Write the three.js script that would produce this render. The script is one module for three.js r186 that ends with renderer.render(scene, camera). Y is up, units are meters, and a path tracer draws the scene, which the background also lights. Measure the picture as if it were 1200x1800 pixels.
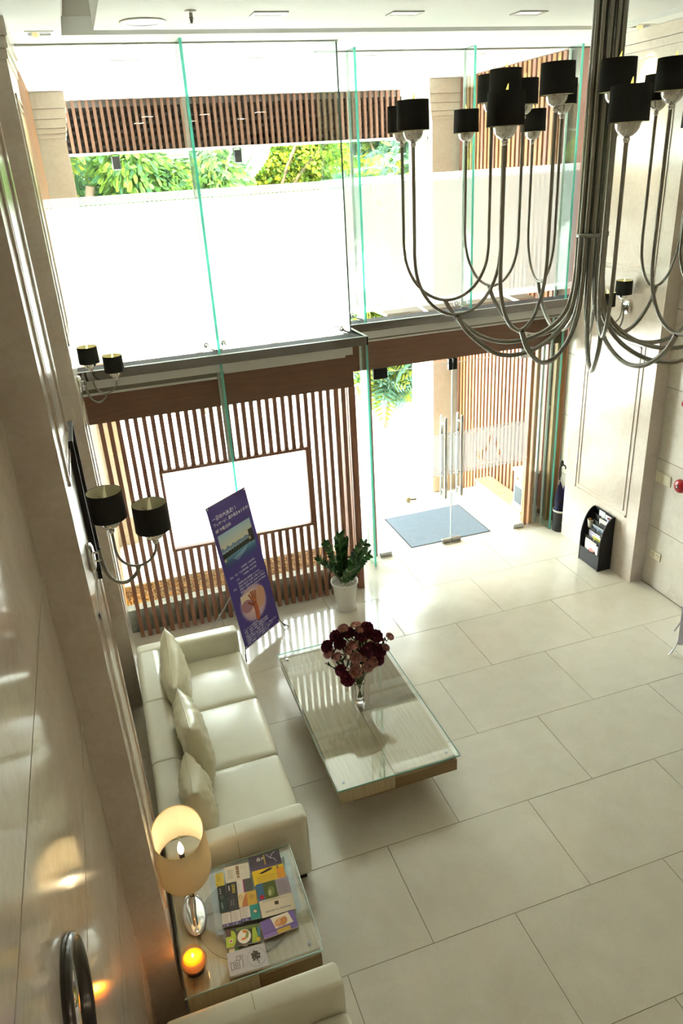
import * as THREE from 'three';
import { RoundedBoxGeometry } from 'three/addons/geometries/RoundedBoxGeometry.js';
import { mergeGeometries, mergeVertices } from 'three/addons/utils/BufferGeometryUtils.js';
import { ImprovedNoise } from 'three/addons/math/ImprovedNoise.js';
import { RectAreaLightUniformsLib } from 'three/addons/lights/RectAreaLightUniformsLib.js';

// ------------------------------------------------------------------ camera, sky, sun, exposure
const scene = new THREE.Scene();
const camera = new THREE.PerspectiveCamera(69.306, 1200 / 1800, 0.05, 200);
camera.position.set(0, 4.6, 0);
camera.rotation.set(-0.43691, -0.29965, -0.06145, 'YXZ');
const EXPOSURE = 3.2, SKY = 12.5, SUN = 11.0, DOWNLIGHT = 20;
{
  // bright hazy sky: pale zenith, whiter towards the horizon
  const W = 64, H = 32, d = new Float32Array(W * H * 4);
  for (let y = 0; y < H; y++) for (let x = 0; x < W; x++) {
    const el = (y + 0.5) / H - 0.5, up = Math.max(0, el * 2), i = (y * W + x) * 4, k = el < 0 ? 0.35 : 1;
    d[i] = k * (1.0 - 0.16 * up); d[i + 1] = k * (1.02 - 0.06 * up); d[i + 2] = k * (1.0 + 0.05 * up); d[i + 3] = 1;
  }
  const t = new THREE.DataTexture(d, W, H, THREE.RGBAFormat, THREE.FloatType);
  t.mapping = THREE.EquirectangularReflectionMapping; t.magFilter = t.minFilter = THREE.LinearFilter; t.needsUpdate = true;
  scene.background = t; scene.backgroundIntensity = SKY;
}
const sun = new THREE.DirectionalLight(0xfff0d2, SUN);          // high behind the building: the lobby stays in its shade
sun.name = 'sun'; sun.position.set(-9, 30, 14); sun.target.position.set(2, 0, -14); scene.add(sun, sun.target);
sun.castShadow = true; sun.shadow.mapSize.set(2048, 2048);
Object.assign(sun.shadow.camera, { left: -25, right: 25, top: 25, bottom: -25, near: 1, far: 80 });
RectAreaLightUniformsLib.init();
const renderer = new THREE.WebGLRenderer({ antialias: true });
renderer.toneMapping = THREE.LinearToneMapping; renderer.toneMappingExposure = EXPOSURE;
renderer.shadowMap.enabled = true;

// ------------------------------------------------------------------ helpers
const V = (x, y, z) => new THREE.Vector3(x, y, z), PI = Math.PI, { sin, cos, abs, min, max, floor, hypot, sqrt } = Math;
let seed = 7; const rnd = (a = 0, b = 1) => { seed = (seed * 1664525 + 1013904223) >>> 0; return a + (b - a) * seed / 4294967296; };
const lerp = (a, b, t) => a + (b - a) * t, clamp = (x, a = 0, b = 1) => min(b, max(a, x));
const used = {};
const numbered = (n) => { const k = used[n] = (used[n] ?? -1) + 1; return k ? `${n}_${String(k).padStart(3, '0')}` : n; };
function tag(o, label, category, extra = {}) { Object.assign(o.userData, { label, category }, extra); return o; }
function thing(name, label, category, pos = [0, 0, 0], turn = 0, extra = {}) {
  const o = new THREE.Group(); o.name = numbered(name); o.position.set(...pos); o.rotation.y = turn; scene.add(o);
  return tag(o, label, category, extra);
}
const STRUCT = { kind: 'structure' };
function part(name, g, m, parent, label) {
  if (Array.isArray(g)) g = mergeGeometries(g.map(plain));
  const o = new THREE.Mesh(g, m); o.name = name; parent.add(o);
  if (label) o.userData.label = label;
  return o;
}
function solo(name, g, m, label, category, extra) { // a thing or structure that is one mesh
  if (Array.isArray(g)) g = mergeGeometries(g.map(plain));
  const o = new THREE.Mesh(g, m); o.name = numbered(name); scene.add(o); return tag(o, label, category, extra);
}
function plain(g) { const p = g.index ? g.toNonIndexed() : g; for (const k of Object.keys(p.attributes)) if (!['position', 'normal', 'uv'].includes(k)) p.deleteAttribute(k); if (!p.attributes.uv) p.setAttribute('uv', new THREE.Float32BufferAttribute(new Float32Array(p.attributes.position.count * 2), 2)); return p; }
// uv in metres, chosen by face direction; along: the axis the grain follows
function uvm(g, along = 'y', ou = 0, ov = 0) {
  g = plain(g); const p = g.attributes.position, n = g.attributes.normal, uv = new Float32Array(p.count * 2);
  for (let i = 0; i < p.count; i++) {
    const P = [p.getX(i), p.getY(i), p.getZ(i)], N = [abs(n.getX(i)), abs(n.getY(i)), abs(n.getZ(i))];
    const d = N[0] >= N[1] && N[0] >= N[2] ? 0 : N[1] >= N[2] ? 1 : 2, rest = [0, 1, 2].filter((k) => k !== d), a = 'xyz'.indexOf(along);
    const v = rest.includes(a) ? a : rest[1], u = rest.find((k) => k !== v);
    uv[i * 2] = P[u] + ou + d * 0.37; uv[i * 2 + 1] = P[v] + ov + d * 0.21;
  }
  g.setAttribute('uv', new THREE.BufferAttribute(uv, 2)); return g;
}
const box = (x0, x1, y0, y1, z0, z1) => new THREE.BoxGeometry(x1 - x0, y1 - y0, z1 - z0).translate((x0 + x1) / 2, (y0 + y1) / 2, (z0 + z1) / 2);
const rbox = (x0, x1, y0, y1, z0, z1, r = 0.01, s = 2) => new RoundedBoxGeometry(x1 - x0, y1 - y0, z1 - z0, s, r).translate((x0 + x1) / 2, (y0 + y1) / 2, (z0 + z1) / 2);
const bx = (x0, x1, y0, y1, z0, z1, along = 'y') => uvm(box(x0, x1, y0, y1, z0, z1), along, rnd(0, 3), rnd(0, 3));
const tube = (pts, r, seg = 24, rad = 8, closed = false) => new THREE.TubeGeometry(new THREE.CatmullRomCurve3(pts.map((p) => (p.isVector3 ? p : V(...p))), closed, 'centripetal'), seg, r, rad, closed);
function rod(a, b, r, rad = 8, r2 = r) { // straight cylinder a -> b
  const A = V(...a), B = V(...b), d = B.clone().sub(A), g = new THREE.CylinderGeometry(r2, r, d.length(), rad);
  g.applyQuaternion(new THREE.Quaternion().setFromUnitVectors(V(0, 1, 0), d.clone().normalize())); const m = A.add(B).multiplyScalar(0.5); return g.translate(m.x, m.y, m.z);
}
const lathe = (pts, seg = 24) => new THREE.LatheGeometry(pts.map((p) => new THREE.Vector2(...p)), seg);

// ------------------------------------------------------------------ procedural textures
const noise = new ImprovedNoise();
const fbm = (x, y, z = 0, o = 4) => { let s = 0, a = 0.5; for (let i = 0; i < o; i++) { s += a * noise.noise(x, y, z); x *= 2.03; y *= 2.03; z += 3.1; a *= 0.5; } return s; };
const toS = (c) => 255 * (c <= 0.0031308 ? 12.92 * c : 1.055 * Math.pow(max(c, 0), 1 / 2.4) - 0.055);
function tex(w, h, metresU, metresV, fn, srgb = true) { // fn(u metres, v metres) -> linear rgb (or data 0..1)
  const d = new Uint8Array(w * h * 4);
  for (let y = 0; y < h; y++) for (let x = 0; x < w; x++) {
    const c = fn((x + 0.5) / w * metresU, (y + 0.5) / h * metresV), i = (y * w + x) * 4;
    for (let k = 0; k < 3; k++) d[i + k] = clamp(srgb ? toS(c[k]) : c[k] * 255, 0, 255);
    d[i + 3] = 255;
  }
  const t = new THREE.DataTexture(d, w, h); if (srgb) t.colorSpace = THREE.SRGBColorSpace;
  t.wrapS = t.wrapT = THREE.MirroredRepeatWrapping; t.magFilter = THREE.LinearFilter; t.repeat.set(1 / metresU, 1 / metresV); t.needsUpdate = true; return t;
}
const mixc = (a, b, t) => a.map((v, i) => lerp(v, b[i], t));
function canvasTex(w, h, draw) {
  const c = document.createElement('canvas'); c.width = w; c.height = h; const g = c.getContext('2d'); draw(g, w, h);
  const t = new THREE.CanvasTexture(c); t.colorSpace = THREE.SRGBColorSpace; t.magFilter = THREE.LinearFilter; return t;
}
const std = (o) => new THREE.MeshStandardMaterial(o), phy = (o) => new THREE.MeshPhysicalMaterial(o);
const marbleTex = (base, vein, s) => tex(512, 512, 1.7, 1.7, (u, v) => {
  const w = fbm(u * 2.2 + s, v * 2.2, s, 3), a = fbm(u * 3 + w * 1.5, v * 3 + w, s + 5, 5), f = fbm(u * 34 + w * 4, v * 34, s + 9, 3);
  const line = Math.pow(1 - min(1, abs(fbm(u * 1.6 + w * 2, v * 1.6 - w * 2, s + 2, 4)) * 5), 6);
  return mixc(base, vein, clamp(0.32 + a * 0.75 + f * 0.45 + line * 0.25)); });
const marbleA = marbleTex([0.68, 0.64, 0.54], [0.54, 0.485, 0.39], 1.3), marbleB = marbleTex([0.70, 0.63, 0.54], [0.57, 0.475, 0.385], 8.1);
const floorTex = [3, 17, 29].map((s) => tex(512, 512, 1.7, 1.7, (u, v) => {
  const w = fbm(u * 2 + s, v * 2, s, 3), a = fbm(u * 5 + w, v * 5 + w, s, 5), f = fbm(u * 70 + w * 3, v * 40, s, 2), sp = noise.noise(u * 9 + s, v * 9, s);
  const spot = sp > 0.72 ? (sp - 0.72) * 0.9 : 0;
  return mixc(mixc([0.685, 0.655, 0.56], [0.605, 0.57, 0.47], clamp(0.4 + a * 0.8 + f * 0.5)), [0.36, 0.32, 0.24], spot); }));
const roughFloor = tex(256, 256, 1.7, 1.7, (u, v) => { const r = 0.13 + 0.08 * fbm(u * 4, v * 4, 2, 4); return [r, r, r]; }, false);
const woodTex = (a, b, s, ring = 16) => tex(256, 1024, 0.6, 2.4, (u, v) => {
  const w = fbm(u * 3 + s, v * 0.5, s, 3), g = 0.5 + 0.5 * sin((u * ring + w * 3) * 6.28), f = fbm(u * 110, v * 4, s, 3);
  return mixc(a, b, clamp(0.2 * g + 0.42 + f * 0.8)); });
const slatTex = woodTex([0.37, 0.175, 0.11], [0.24, 0.105, 0.066], 4), slatDaylitTex = woodTex([0.42, 0.205, 0.08], [0.30, 0.135, 0.05], 9);  // second tone: same wood with the porch daylight put into its colour
const oakTex = woodTex([0.53, 0.44, 0.28], [0.38, 0.295, 0.17], 21, 22), walnutTex = woodTex([0.31, 0.215, 0.10], [0.20, 0.132, 0.058], 33, 20), beamTex = woodTex([0.235, 0.125, 0.08], [0.165, 0.083, 0.052], 41, 12);
const leatherTex = tex(256, 256, 0.5, 0.5, (u, v) => { const a = fbm(u * 6, v * 6, 1, 3), f = fbm(u * 160, v * 160, 4, 2); return mixc([0.76, 0.75, 0.62], [0.68, 0.665, 0.525], clamp(0.4 + a * 0.7 + f * 0.3)); });
const leatherBump = tex(256, 256, 0.25, 0.25, (u, v) => { const f = 0.5 + 0.6 * fbm(u * 220, v * 220, 4, 2) + 0.3 * fbm(u * 18, v * 18, 7, 3); return [f, f, f]; }, false);
const weave = tex(256, 256, 0.06, 0.06, (u, v) => { const f = 0.5 + 0.28 * sin(u * 6.28 / 0.0015) * sin(v * 6.28 / 0.0015) + 0.3 * noise.noise(u * 900, v * 900, 1); return [f, f, f]; }, false);
const pavingTex = tex(1024, 1024, 2.4, 2.4, (u, v) => {
  const c = 0.1, j = min(abs((u / c) % 1 - 0.5), abs((v / c) % 1 - 0.5)), n = fbm(u * 5, v * 5, 3, 4), cell = noise.noise(floor(u / c) * 3.7, floor(v / c) * 5.1, 2), J = j > 0.46 ? 0 : 0;
  const e = max(abs((u / c) % 1 - 0.5), abs((v / c) % 1 - 0.5)) > 0.46 ? 1 : 0;
  return mixc([0.62 + cell * 0.05, 0.61 + cell * 0.05, 0.57 + cell * 0.05], [0.42, 0.41, 0.38], e * 0.8 + clamp(n) * 0.2 + J); });
const matTex = tex(256, 256, 0.5, 0.5, (u, v) => { const f = fbm(u * 120, v * 120, 1, 3) + 0.4 * fbm(u * 16, v * 16, 3, 2); return mixc([0.075, 0.105, 0.14], [0.15, 0.19, 0.235], clamp(0.5 + f)); });
const concreteTex = tex(256, 256, 1, 1, (u, v) => { const f = fbm(u * 14, v * 14, 1, 5); return mixc([0.20, 0.21, 0.18], [0.33, 0.33, 0.28], clamp(0.5 + f * 1.2)); });

const M = {
  floor: floorTex.map((t) => phy({ map: t, roughness: 1, roughnessMap: roughFloor, specularIntensity: 0.9 })),
  grout: std({ color: 0x918a74, roughness: 0.9 }),
  marble: phy({ map: marbleA, roughness: 0.2 }), marbleB: phy({ map: marbleB, roughness: 0.17 }),
  polished: phy({ map: marbleB, roughness: 0.075 }),
  jointPale: std({ color: 0x8d8670, roughness: 0.9 }),
  joint: std({ color: 0x3d382c, roughness: 0.9 }),
  plaster: std({ color: new THREE.Color(0.80, 0.80, 0.77), roughness: 0.9 }),
  plasterShade: std({ color: new THREE.Color(0.60, 0.57, 0.50), roughness: 0.9 }),
  slat: std({ map: slatTex, roughness: 0.5 }), beamWood: std({ map: beamTex, roughness: 0.5 }),
  slatDaylit: std({ map: slatDaylitTex, roughness: 0.5 }), slatBack: std({ map: slatTex, roughness: 0.7 }),
  darkBoard: std({ color: 0x2a2320, roughness: 0.8 }), louver: std({ color: 0x4b433f, roughness: 0.7 }),
  oak: phy({ map: oakTex, roughness: 0.4 }), walnut: phy({ map: walnutTex, roughness: 0.4 }),
  chrome: std({ color: 0xd8d8d6, metalness: 1, roughness: 0.07 }), brushed: std({ color: 0xa6a49e, metalness: 1, roughness: 0.28 }),
  nickel: std({ color: 0x8e8d86, metalness: 1, roughness: 0.25 }), darkMetal: std({ color: 0x2b2d30, metalness: 0.8, roughness: 0.35 }),
  steel: std({ color: 0xb9bcbd, metalness: 1, roughness: 0.35 }),
  glass: phy({ color: new THREE.Color(0.955, 0.985, 0.972), transmission: 1, thickness: 0, roughness: 0, ior: 1.45 }),
  finGlass: phy({ color: new THREE.Color(0.83, 0.945, 0.915), transmission: 1, thickness: 0, roughness: 0, ior: 1.5 }),
  glassEdge: phy({ color: new THREE.Color(0.34, 0.86, 0.78), transmission: 0.6, thickness: 0, roughness: 0.5, ior: 1.5 }),
  tableEdge: phy({ color: new THREE.Color(0.42, 0.72, 0.64), transmission: 0.6, thickness: 0, roughness: 0.4, ior: 1.5 }),
  tableGlass: phy({ color: new THREE.Color(0.972, 0.992, 0.982), transmission: 1, thickness: 0, roughness: 0, ior: 1.62 }),
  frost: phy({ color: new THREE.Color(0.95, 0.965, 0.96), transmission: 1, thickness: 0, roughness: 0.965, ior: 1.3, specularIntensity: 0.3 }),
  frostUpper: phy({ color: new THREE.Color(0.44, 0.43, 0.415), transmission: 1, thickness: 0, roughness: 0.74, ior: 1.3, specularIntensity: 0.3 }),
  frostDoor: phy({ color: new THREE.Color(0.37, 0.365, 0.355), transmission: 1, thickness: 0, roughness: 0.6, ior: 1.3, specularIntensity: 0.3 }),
  frostLight: phy({ color: new THREE.Color(0.93, 0.95, 0.945), transmission: 1, thickness: 0, roughness: 0.62, ior: 1.3, specularIntensity: 0.2 }),
  shadeBlack: std({ color: 0x181b1b, roughness: 0.85, bumpMap: weave, bumpScale: 0.0004 }),
  shadeLining: phy({ color: new THREE.Color(0.72, 0.70, 0.50), roughness: 0.9 }),
  bulb: std({ color: 0xfff2a8, emissive: 0xffe873, emissiveIntensity: 0.3, roughness: 0.4 }),
  leather: phy({ map: leatherTex, roughness: 0.36, bumpMap: leatherBump, bumpScale: 0.0006, clearcoat: 0.4, clearcoatRoughness: 0.25 }),
  leatherSoft: phy({ map: leatherTex, color: 0xf4efdf, roughness: 0.3, bumpMap: leatherBump, bumpScale: 0.0006, clearcoat: 0.3, clearcoatRoughness: 0.3 }),
  seam: std({ color: 0x9a9674, roughness: 0.8 }),
  black: std({ color: 0x0f1012, roughness: 0.45 }), blackPaint: std({ color: 0x1b1e22, roughness: 0.5 }), rubber: std({ color: 0x151515, roughness: 0.8 }),
  whitePlastic: std({ color: 0xe9e7df, roughness: 0.45 }), creamPlastic: std({ color: 0xe2dcc0, roughness: 0.4 }), whitePot: phy({ color: 0xe6e4e0, roughness: 0.25 }),
  white: std({ color: 0xdcdbd6, roughness: 0.7 }), fabricGrey: std({ color: 0x7d776e, roughness: 0.95 }),
  red: phy({ color: 0xb01523, roughness: 0.3, clearcoat: 0.5 }),
  crystal: phy({ color: 0xffffff, transmission: 1, thickness: 0.02, roughness: 0, ior: 1.52 }),
  thinGlass: phy({ color: new THREE.Color(0.97, 0.98, 0.98), transmission: 1, thickness: 0, roughness: 0, ior: 1.5 }),
  acrylic: phy({ color: new THREE.Color(0.93, 0.95, 0.96), transmission: 1, thickness: 0, roughness: 0.03, ior: 1.49 }),
  paper: std({ color: 0xdad7cd, roughness: 0.8 }),
  mirror: std({ color: 0xe6e8e6, metalness: 1, roughness: 0.015 }), darkWood: phy({ color: 0x1f1512, roughness: 0.25, clearcoat: 0.6, clearcoatRoughness: 0.15 }),
  paving: std({ map: pavingTex, roughness: 0.85 }), landing: phy({ map: floorTex[0], roughness: 0.4 }), mat: std({ map: matTex, roughness: 1 }),
  concrete: std({ map: concreteTex, roughness: 0.95 }), stoneBench: phy({ map: marbleTex([0.55, 0.42, 0.27], [0.36, 0.25, 0.14], 14), roughness: 0.35 }),
};

// ================================================================== SETTING: room shell
const XL = -0.40, XR = 5.52, PL = -0.235, PR = 5.355, CEIL = 5.6, ZB = 3.6, ZG = -7.25, ZD = -7.9;
{ // floor of big stone tiles in running bond
  const fl = solo('floor', box(-0.6, 5.72, -0.2, -0.004, -7.96, ZB), M.grout, 'polished cream stone floor laid in large rectangular tiles with thin dark joints', 'floor', STRUCT);
  const th = 0.8145, tw = 1.19, g = 0.0025;
  for (let k = -8; k <= 6; k++) {
    const z1 = -2.893 - th * k, z0 = max(z1 - th, -7.955), start = (k & 1 ? 0.746 : 1.34) - tw * 2;
    for (let x = start; x < 5.6; x += tw) {
      const a = max(x, -0.42), b = min(x + tw, 5.54); if (b - a < 0.05) continue;
      part('tile', bx(a + g, b - g, -0.02, rnd(-0.0004, 0.0004), z0 + g, z1 - g, 'z'), M.floor[floor(rnd(0, 2.99))], fl);
    }
  }
}
const rowsY = [-0.0045, 0.73, 1.535, 2.325, 3.12, 3.92, 4.72, 5.58];
function panelWall(name, side, segs, label) {
  const s = side < 0 ? XL : XR, w = solo(name, side < 0 ? box(XL - 0.25, XL - 0.003, -0.2, 6.0, -7.9, ZB + 0.2) : box(XR + 0.003, XR + 0.25, -0.2, 6.0, -7.9, ZB + 0.2), side < 0 ? M.joint : M.jointPale, label, 'wall', STRUCT);
  for (const [z0, z1] of segs) for (let r = 0; r < rowsY.length - 1; r++)
    part('panel', bx(side < 0 ? s - 0.0028 : s, side < 0 ? s : s + 0.0028, rowsY[r] + 0.0045, rowsY[r + 1] - 0.0045, z0 + 0.003, z1 - 0.003, 'z'), side < 0 ? M.polished : M.marble, w);
}
panelWall('wall_left', -1, [[-7.88, -2.9], [-2.9, 0.3], [0.3, ZB]], 'polished beige marble panel wall at the left with mirror-like shine');
panelWall('wall_right', 1, [[-7.88, -4.4], [-4.4, -0.6], [-0.6, ZB]], 'cream marble panel wall on the right with the red alarm bell');
solo('wall_back', bx(-0.6, 5.72, -0.2, 6, ZB, ZB + 0.2, 'x'), M.marble, 'plain cream wall closing the lobby behind the viewer', 'wall', STRUCT);

function frameBars(x0, x1, y0, y1, z0, z1, w) { // a rectangular moulding lying in the plane of x
  return [box(x0, x1, y0, y0 + w, z0, z1), box(x0, x1, y1 - w, y1, z0, z1), box(x0, x1, y0, y1, z0, z0 + w), box(x0, x1, y0, y1, z1 - w, z1)].map((g) => uvm(g));
}
function pilaster(side, z0, z1, label, panels = true) {
  const xw = side < 0 ? XL : XR, xp = side < 0 ? PL : PR, lo = min(xw, xp), hi = max(xw, xp);
  const p = solo('pilaster', bx(lo, hi, 0, CEIL, z0, z1), M.marbleB, label, 'pilaster', STRUCT);
  const tiers = [[5.36, 5.42, 0.012], [5.42, 5.49, 0.024], [5.49, 5.6, 0.036]];
  for (const [a, b, e] of tiers) part('crown_moulding', bx(side < 0 ? lo : lo - e, side < 0 ? hi + e : hi, a, b - 0.004, z0 - e, z1 + e), M.marbleB, p);
  if (panels) for (const [y0, y1] of [[0.76, 2.77], [3.42, 5.18]]) for (const [inset, w] of [[0, 0.022], [0.062, 0.014]]) {
    const zz0 = z0 + 0.2 + inset, zz1 = z1 - 0.19 - inset, a = side < 0 ? xp : xp - 0.009, b = side < 0 ? xp + 0.009 : xp;
    part('panel_moulding', frameBars(a, b, y0 + inset, y1 - inset, zz0, zz1, w), M.marbleB, p);
  }
  return p;
}
pilaster(-1, -4.0, -2.97, 'near left stone pilaster beside the side table, carrying the larger-looking wall sconce');
pilaster(-1, -7.24, -6.1, 'far left stone pilaster behind the sofa, next to the glass front');
pilaster(1, -7.5, -6.11, 'right stone pilaster with framed panels behind the black brochure rack');

{ // ceiling with its shadow slot
  const c = thing('ceiling', 'white plaster ceiling with a recessed shadow slot round its centre', 'ceiling', [0, 0, 0], 0, STRUCT);
  const x0 = -0.6, x1 = 5.72, s0 = 0.156, s1 = 0.381, s2 = 4.9, s3 = 5.1, f0 = -6.861, f1 = -6.657, b = 3.1;
  part('border', [box(x0, x1, CEIL, 5.84, -7.96, f0), box(x0, s0, CEIL, 5.84, f0, ZB + 0.2), box(s3, x1, CEIL, 5.84, f0, ZB + 0.2), box(s0, s3, CEIL, 5.84, b + 0.2, ZB + 0.2)], M.plaster, c);
  part('slot_step', [box(s0, s3, 5.72, 5.84, f0, f0 + 0.03), box(s0, s0 + 0.03, 5.72, 5.84, f0, b), box(s3 - 0.03, s3, 5.72, 5.84, f0, b)], M.plasterShade, c);  // shade inside the slot put into the plaster colour
  part('slot_lining', [box(s0, s3, 5.84, 5.86, f0, b + 0.2)], M.plaster, c);
  part('centre_panel', box(s1, s2, CEIL, 5.83, f1, b), M.plaster, c);
  part('roof_slab', box(x0, x1, 5.86, 6.1, -7.96, ZB + 0.2), M.concrete, c);
}
{ // lamps set in the ceiling; the row in view, and two unseen rows behind the viewer that light the near lobby
  const lbl = ['leftmost of the three white rectangular downlights in the lobby ceiling', 'middle one of the three white rectangular downlights in the lobby ceiling', 'rightmost of the three white rectangular downlights, beside the chandelier rods'];
  const rowName = ['', 'second', 'last'];
  [-6.05, 0.9, 2.6].forEach((z, r) => [1.56, 2.6, 3.65].forEach((x, k) => {
    const t = thing('downlight', r ? `unseen rectangular downlight behind the viewer, ${rowName[r]} row, ${['left', 'middle', 'right'][k]} one` : lbl[k], 'light', [x, CEIL, z]);
    part('frame', [box(-0.125, 0.125, -0.008, 0, -0.08, -0.055), box(-0.125, 0.125, -0.008, 0, 0.055, 0.08), box(-0.125, -0.1, -0.008, 0, -0.055, 0.055), box(0.1, 0.125, -0.008, 0, -0.055, 0.055)], std({ color: 0xb4b5b2, roughness: 0.5 }), t);
    part('lamp_panel', box(-0.1, 0.1, -0.002, 0, -0.055, 0.055), std({ color: 0xffffff, emissive: 0xfff2dc, emissiveIntensity: 0.6 }), t);
    const l = new THREE.RectAreaLight(0xffe2bc, r ? DOWNLIGHT * 1.5 : DOWNLIGHT * 0.2, 0.19, 0.105); l.name = 'downlight_lamp'; l.position.y = -0.012; l.rotation.x = -PI / 2; t.add(l);  // unseen rows are stronger, to light the pilaster fronts and near floor
  }));
  const spot = (x, z, label) => {
    const t = thing('spotlight', label, 'light', [x, CEIL, z]);
    part('trim', [box(-0.1, 0.1, -0.006, 0, -0.09, -0.07), box(-0.1, 0.1, -0.006, 0, 0.07, 0.09), box(-0.1, -0.08, -0.006, 0, -0.07, 0.07), box(0.08, 0.1, -0.006, 0, -0.07, 0.07)], M.whitePlastic, t);
    part('recess_dark', box(-0.08, 0.08, -0.002, 0, -0.07, 0.07), M.black, t);  // dark of the opening painted as a flat black plate
    part('lamp', rod([-0.045, 0.0, 0.01], [-0.005, -0.012, 0.02], 0.026, 14), std({ color: 0xcfc9a8, roughness: 0.4, emissive: 0xffe6a0, emissiveIntensity: 0.25 }), t);
  };
  spot(0.0, -6.75, 'small square recessed spotlight at the left ceiling corner above the far pilaster');
  spot(5.2, -6.68, 'small square recessed spotlight in the ceiling close to the right pilaster');
  const sp = new THREE.SpotLight(0xffe7a0, 4, 4, 0.55, 0.7); sp.name = 'spot_lamp'; sp.position.set(5.2, 5.55, -6.68); sp.target.position.set(5.36, 4.6, -6.7); scene.add(sp, sp.target);
  const sp2 = sp.clone(); sp2.name = 'spot_lamp'; sp2.intensity = 1.5; sp2.position.set(0, 5.55, -6.75); sp2.target.position.set(-0.2, 4.6, -6.8); scene.add(sp2, sp2.target);
  const v = thing('ceiling_speaker', 'round white grille set flush in the lobby ceiling', 'speaker', [0.71, CEIL, -6.33]);
  part('rim', lathe([[0.13, 0], [0.165, 0], [0.165, -0.008], [0.15, -0.012], [0.13, -0.008]], 40), M.whitePlastic, v);
  part('grille', lathe([[0, -0.006], [0.06, -0.007], [0.065, -0.003], [0.1, -0.005], [0.105, -0.002], [0.131, -0.005]], 40), M.whitePlastic, v);
  const k = thing('sprinkler', 'small dark fire sprinkler head hanging from the white ceiling', 'sprinkler', [0.99, CEIL, -5.94]);
  part('escutcheon', lathe([[0, -0.001], [0.04, -0.001], [0.035, -0.01], [0.012, -0.014], [0, -0.014]], 24), M.whitePlastic, k);
  part('head', [lathe([[0, -0.012], [0.012, -0.012], [0.012, -0.04], [0.006, -0.044], [0.006, -0.075], [0, -0.075]], 14), rod([0.012, -0.04, 0], [0.004, -0.075, 0], 0.003), rod([-0.012, -0.04, 0], [-0.004, -0.075, 0], 0.003)], M.nickel, k);
  part('deflector', lathe([[0, -0.074], [0.022, -0.076], [0.022, -0.079], [0, -0.079]], 16), M.nickel, k);
}

// ================================================================== glass front
const dashTex = (() => { const c = document.createElement('canvas'); c.width = 64; c.height = 64; const g = c.getContext('2d'); g.fillStyle = '#fff'; g.fillRect(0, 0, 64, 64); g.fillStyle = '#000';
  for (let i = 0; i < 4; i++) g.fillRect(i * 16 + 3, 55, 10, 6);
  g.fillStyle = '#777'; for (let j = 0; j < 3; j++) for (let i = 0; i < 8; i++) g.fillRect(i * 8 + (j & 1 ? 4 : 1), 8 + j * 14, 3, 7);
  const t = new THREE.CanvasTexture(c); t.wrapS = THREE.RepeatWrapping; t.magFilter = THREE.LinearFilter; return t; })();
const bandMat = phy({ color: new THREE.Color(0.93, 0.95, 0.945), transmission: 1, thickness: 0, roughness: 0.72, ior: 1.3, specularIntensity: 0.2, alphaMap: dashTex, transparent: true });
function bandGeo(w, h, flip) { const g = new THREE.PlaneGeometry(w, h), uv = g.attributes.uv; for (let i = 0; i < uv.count; i++) uv.setXY(i, uv.getX(i) * w / 0.16, flip ? 1 - uv.getY(i) : uv.getY(i)); return g; }
function film(parent, x0, x1, z, m = M.frost, y0 = 3.185, y1 = 4.40) {
  const w = x1 - x0, cx = (x0 + x1) / 2;
  part('frosted_film', new THREE.PlaneGeometry(w, y1 - y0).translate(cx, (y0 + y1) / 2, z), m, parent);
  part('patterned_band', bandGeo(w, 0.078, false).translate(cx, y1 + 0.039, z), bandMat, parent);
  part('patterned_band', bandGeo(w, 0.078, true).translate(cx, y0 - 0.039, z), bandMat, parent);
}
function fin(parent, x, zBack, y0, y1, depth = 0.215) {
  const f = part('glass_fin', box(x - 0.012, x + 0.012, y0, y1, zBack, zBack + depth), M.finGlass, parent);
  part('fin_edge', box(x - 0.0125, x + 0.0125, y0, y1, zBack + depth, zBack + depth + 0.005), M.glassEdge, f);
  part('silicone_joint', box(x - 0.014, x + 0.014, y0, y1, zBack - 0.004, zBack + 0.003), std({ color: 0xdfe7e3, roughness: 0.4 }), f);
}
function spider(parent, x, y, zGlass, zFin, sides = [-1, 1]) {
  for (const s of sides) { const f = part('spider_fitting', [tube([[x + s * 0.012, y - 0.02, zFin], [x + s * 0.05, y - 0.015, zFin - 0.03], [x + s * 0.085, y + 0.01, zGlass + 0.05]], 0.009, 10, 8), new THREE.SphereGeometry(0.018, 14, 10).translate(x + s * 0.085, y + 0.01, zGlass + 0.045), rod([x + s * 0.085, y + 0.01, zGlass + 0.008], [x + s * 0.085, y + 0.01, zGlass + 0.022], 0.026, 18)], M.chrome, parent); void f; }
}
const wL = thing('window_1', 'tall left glass front above the chrome ledge, its lower half frosted white', 'window', [0, 0, 0], 0, STRUCT);
for (const [a, b] of [[PL, 1.06], [1.06, 2.455]]) { part('pane', box(a + 0.002, b - 0.002, 3.05, CEIL - 0.01, ZG - 0.012, ZG), M.glass, wL); film(wL, a + 0.004, b - 0.004, ZG + 0.002, M.frost, 3.13); }
part('top_channel', box(PL, 2.47, CEIL - 0.012, CEIL, ZG - 0.02, ZG + 0.008), M.nickel, wL);
fin(wL, 1.06, ZG + 0.002, 0.0, CEIL); spider(wL, 1.06, 3.09, ZG, ZG + 0.15); spider(wL, 2.44, 3.09, ZG, ZG + 0.06, [-1]);
const wR = thing('window_2', 'narrow glass return that steps the glass front back to the entrance', 'window', [0, 0, 0], 0, STRUCT);
part('pane', box(2.449, 2.461, 3.05, CEIL - 0.01, ZD, ZG), M.finGlass, wR);
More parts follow.
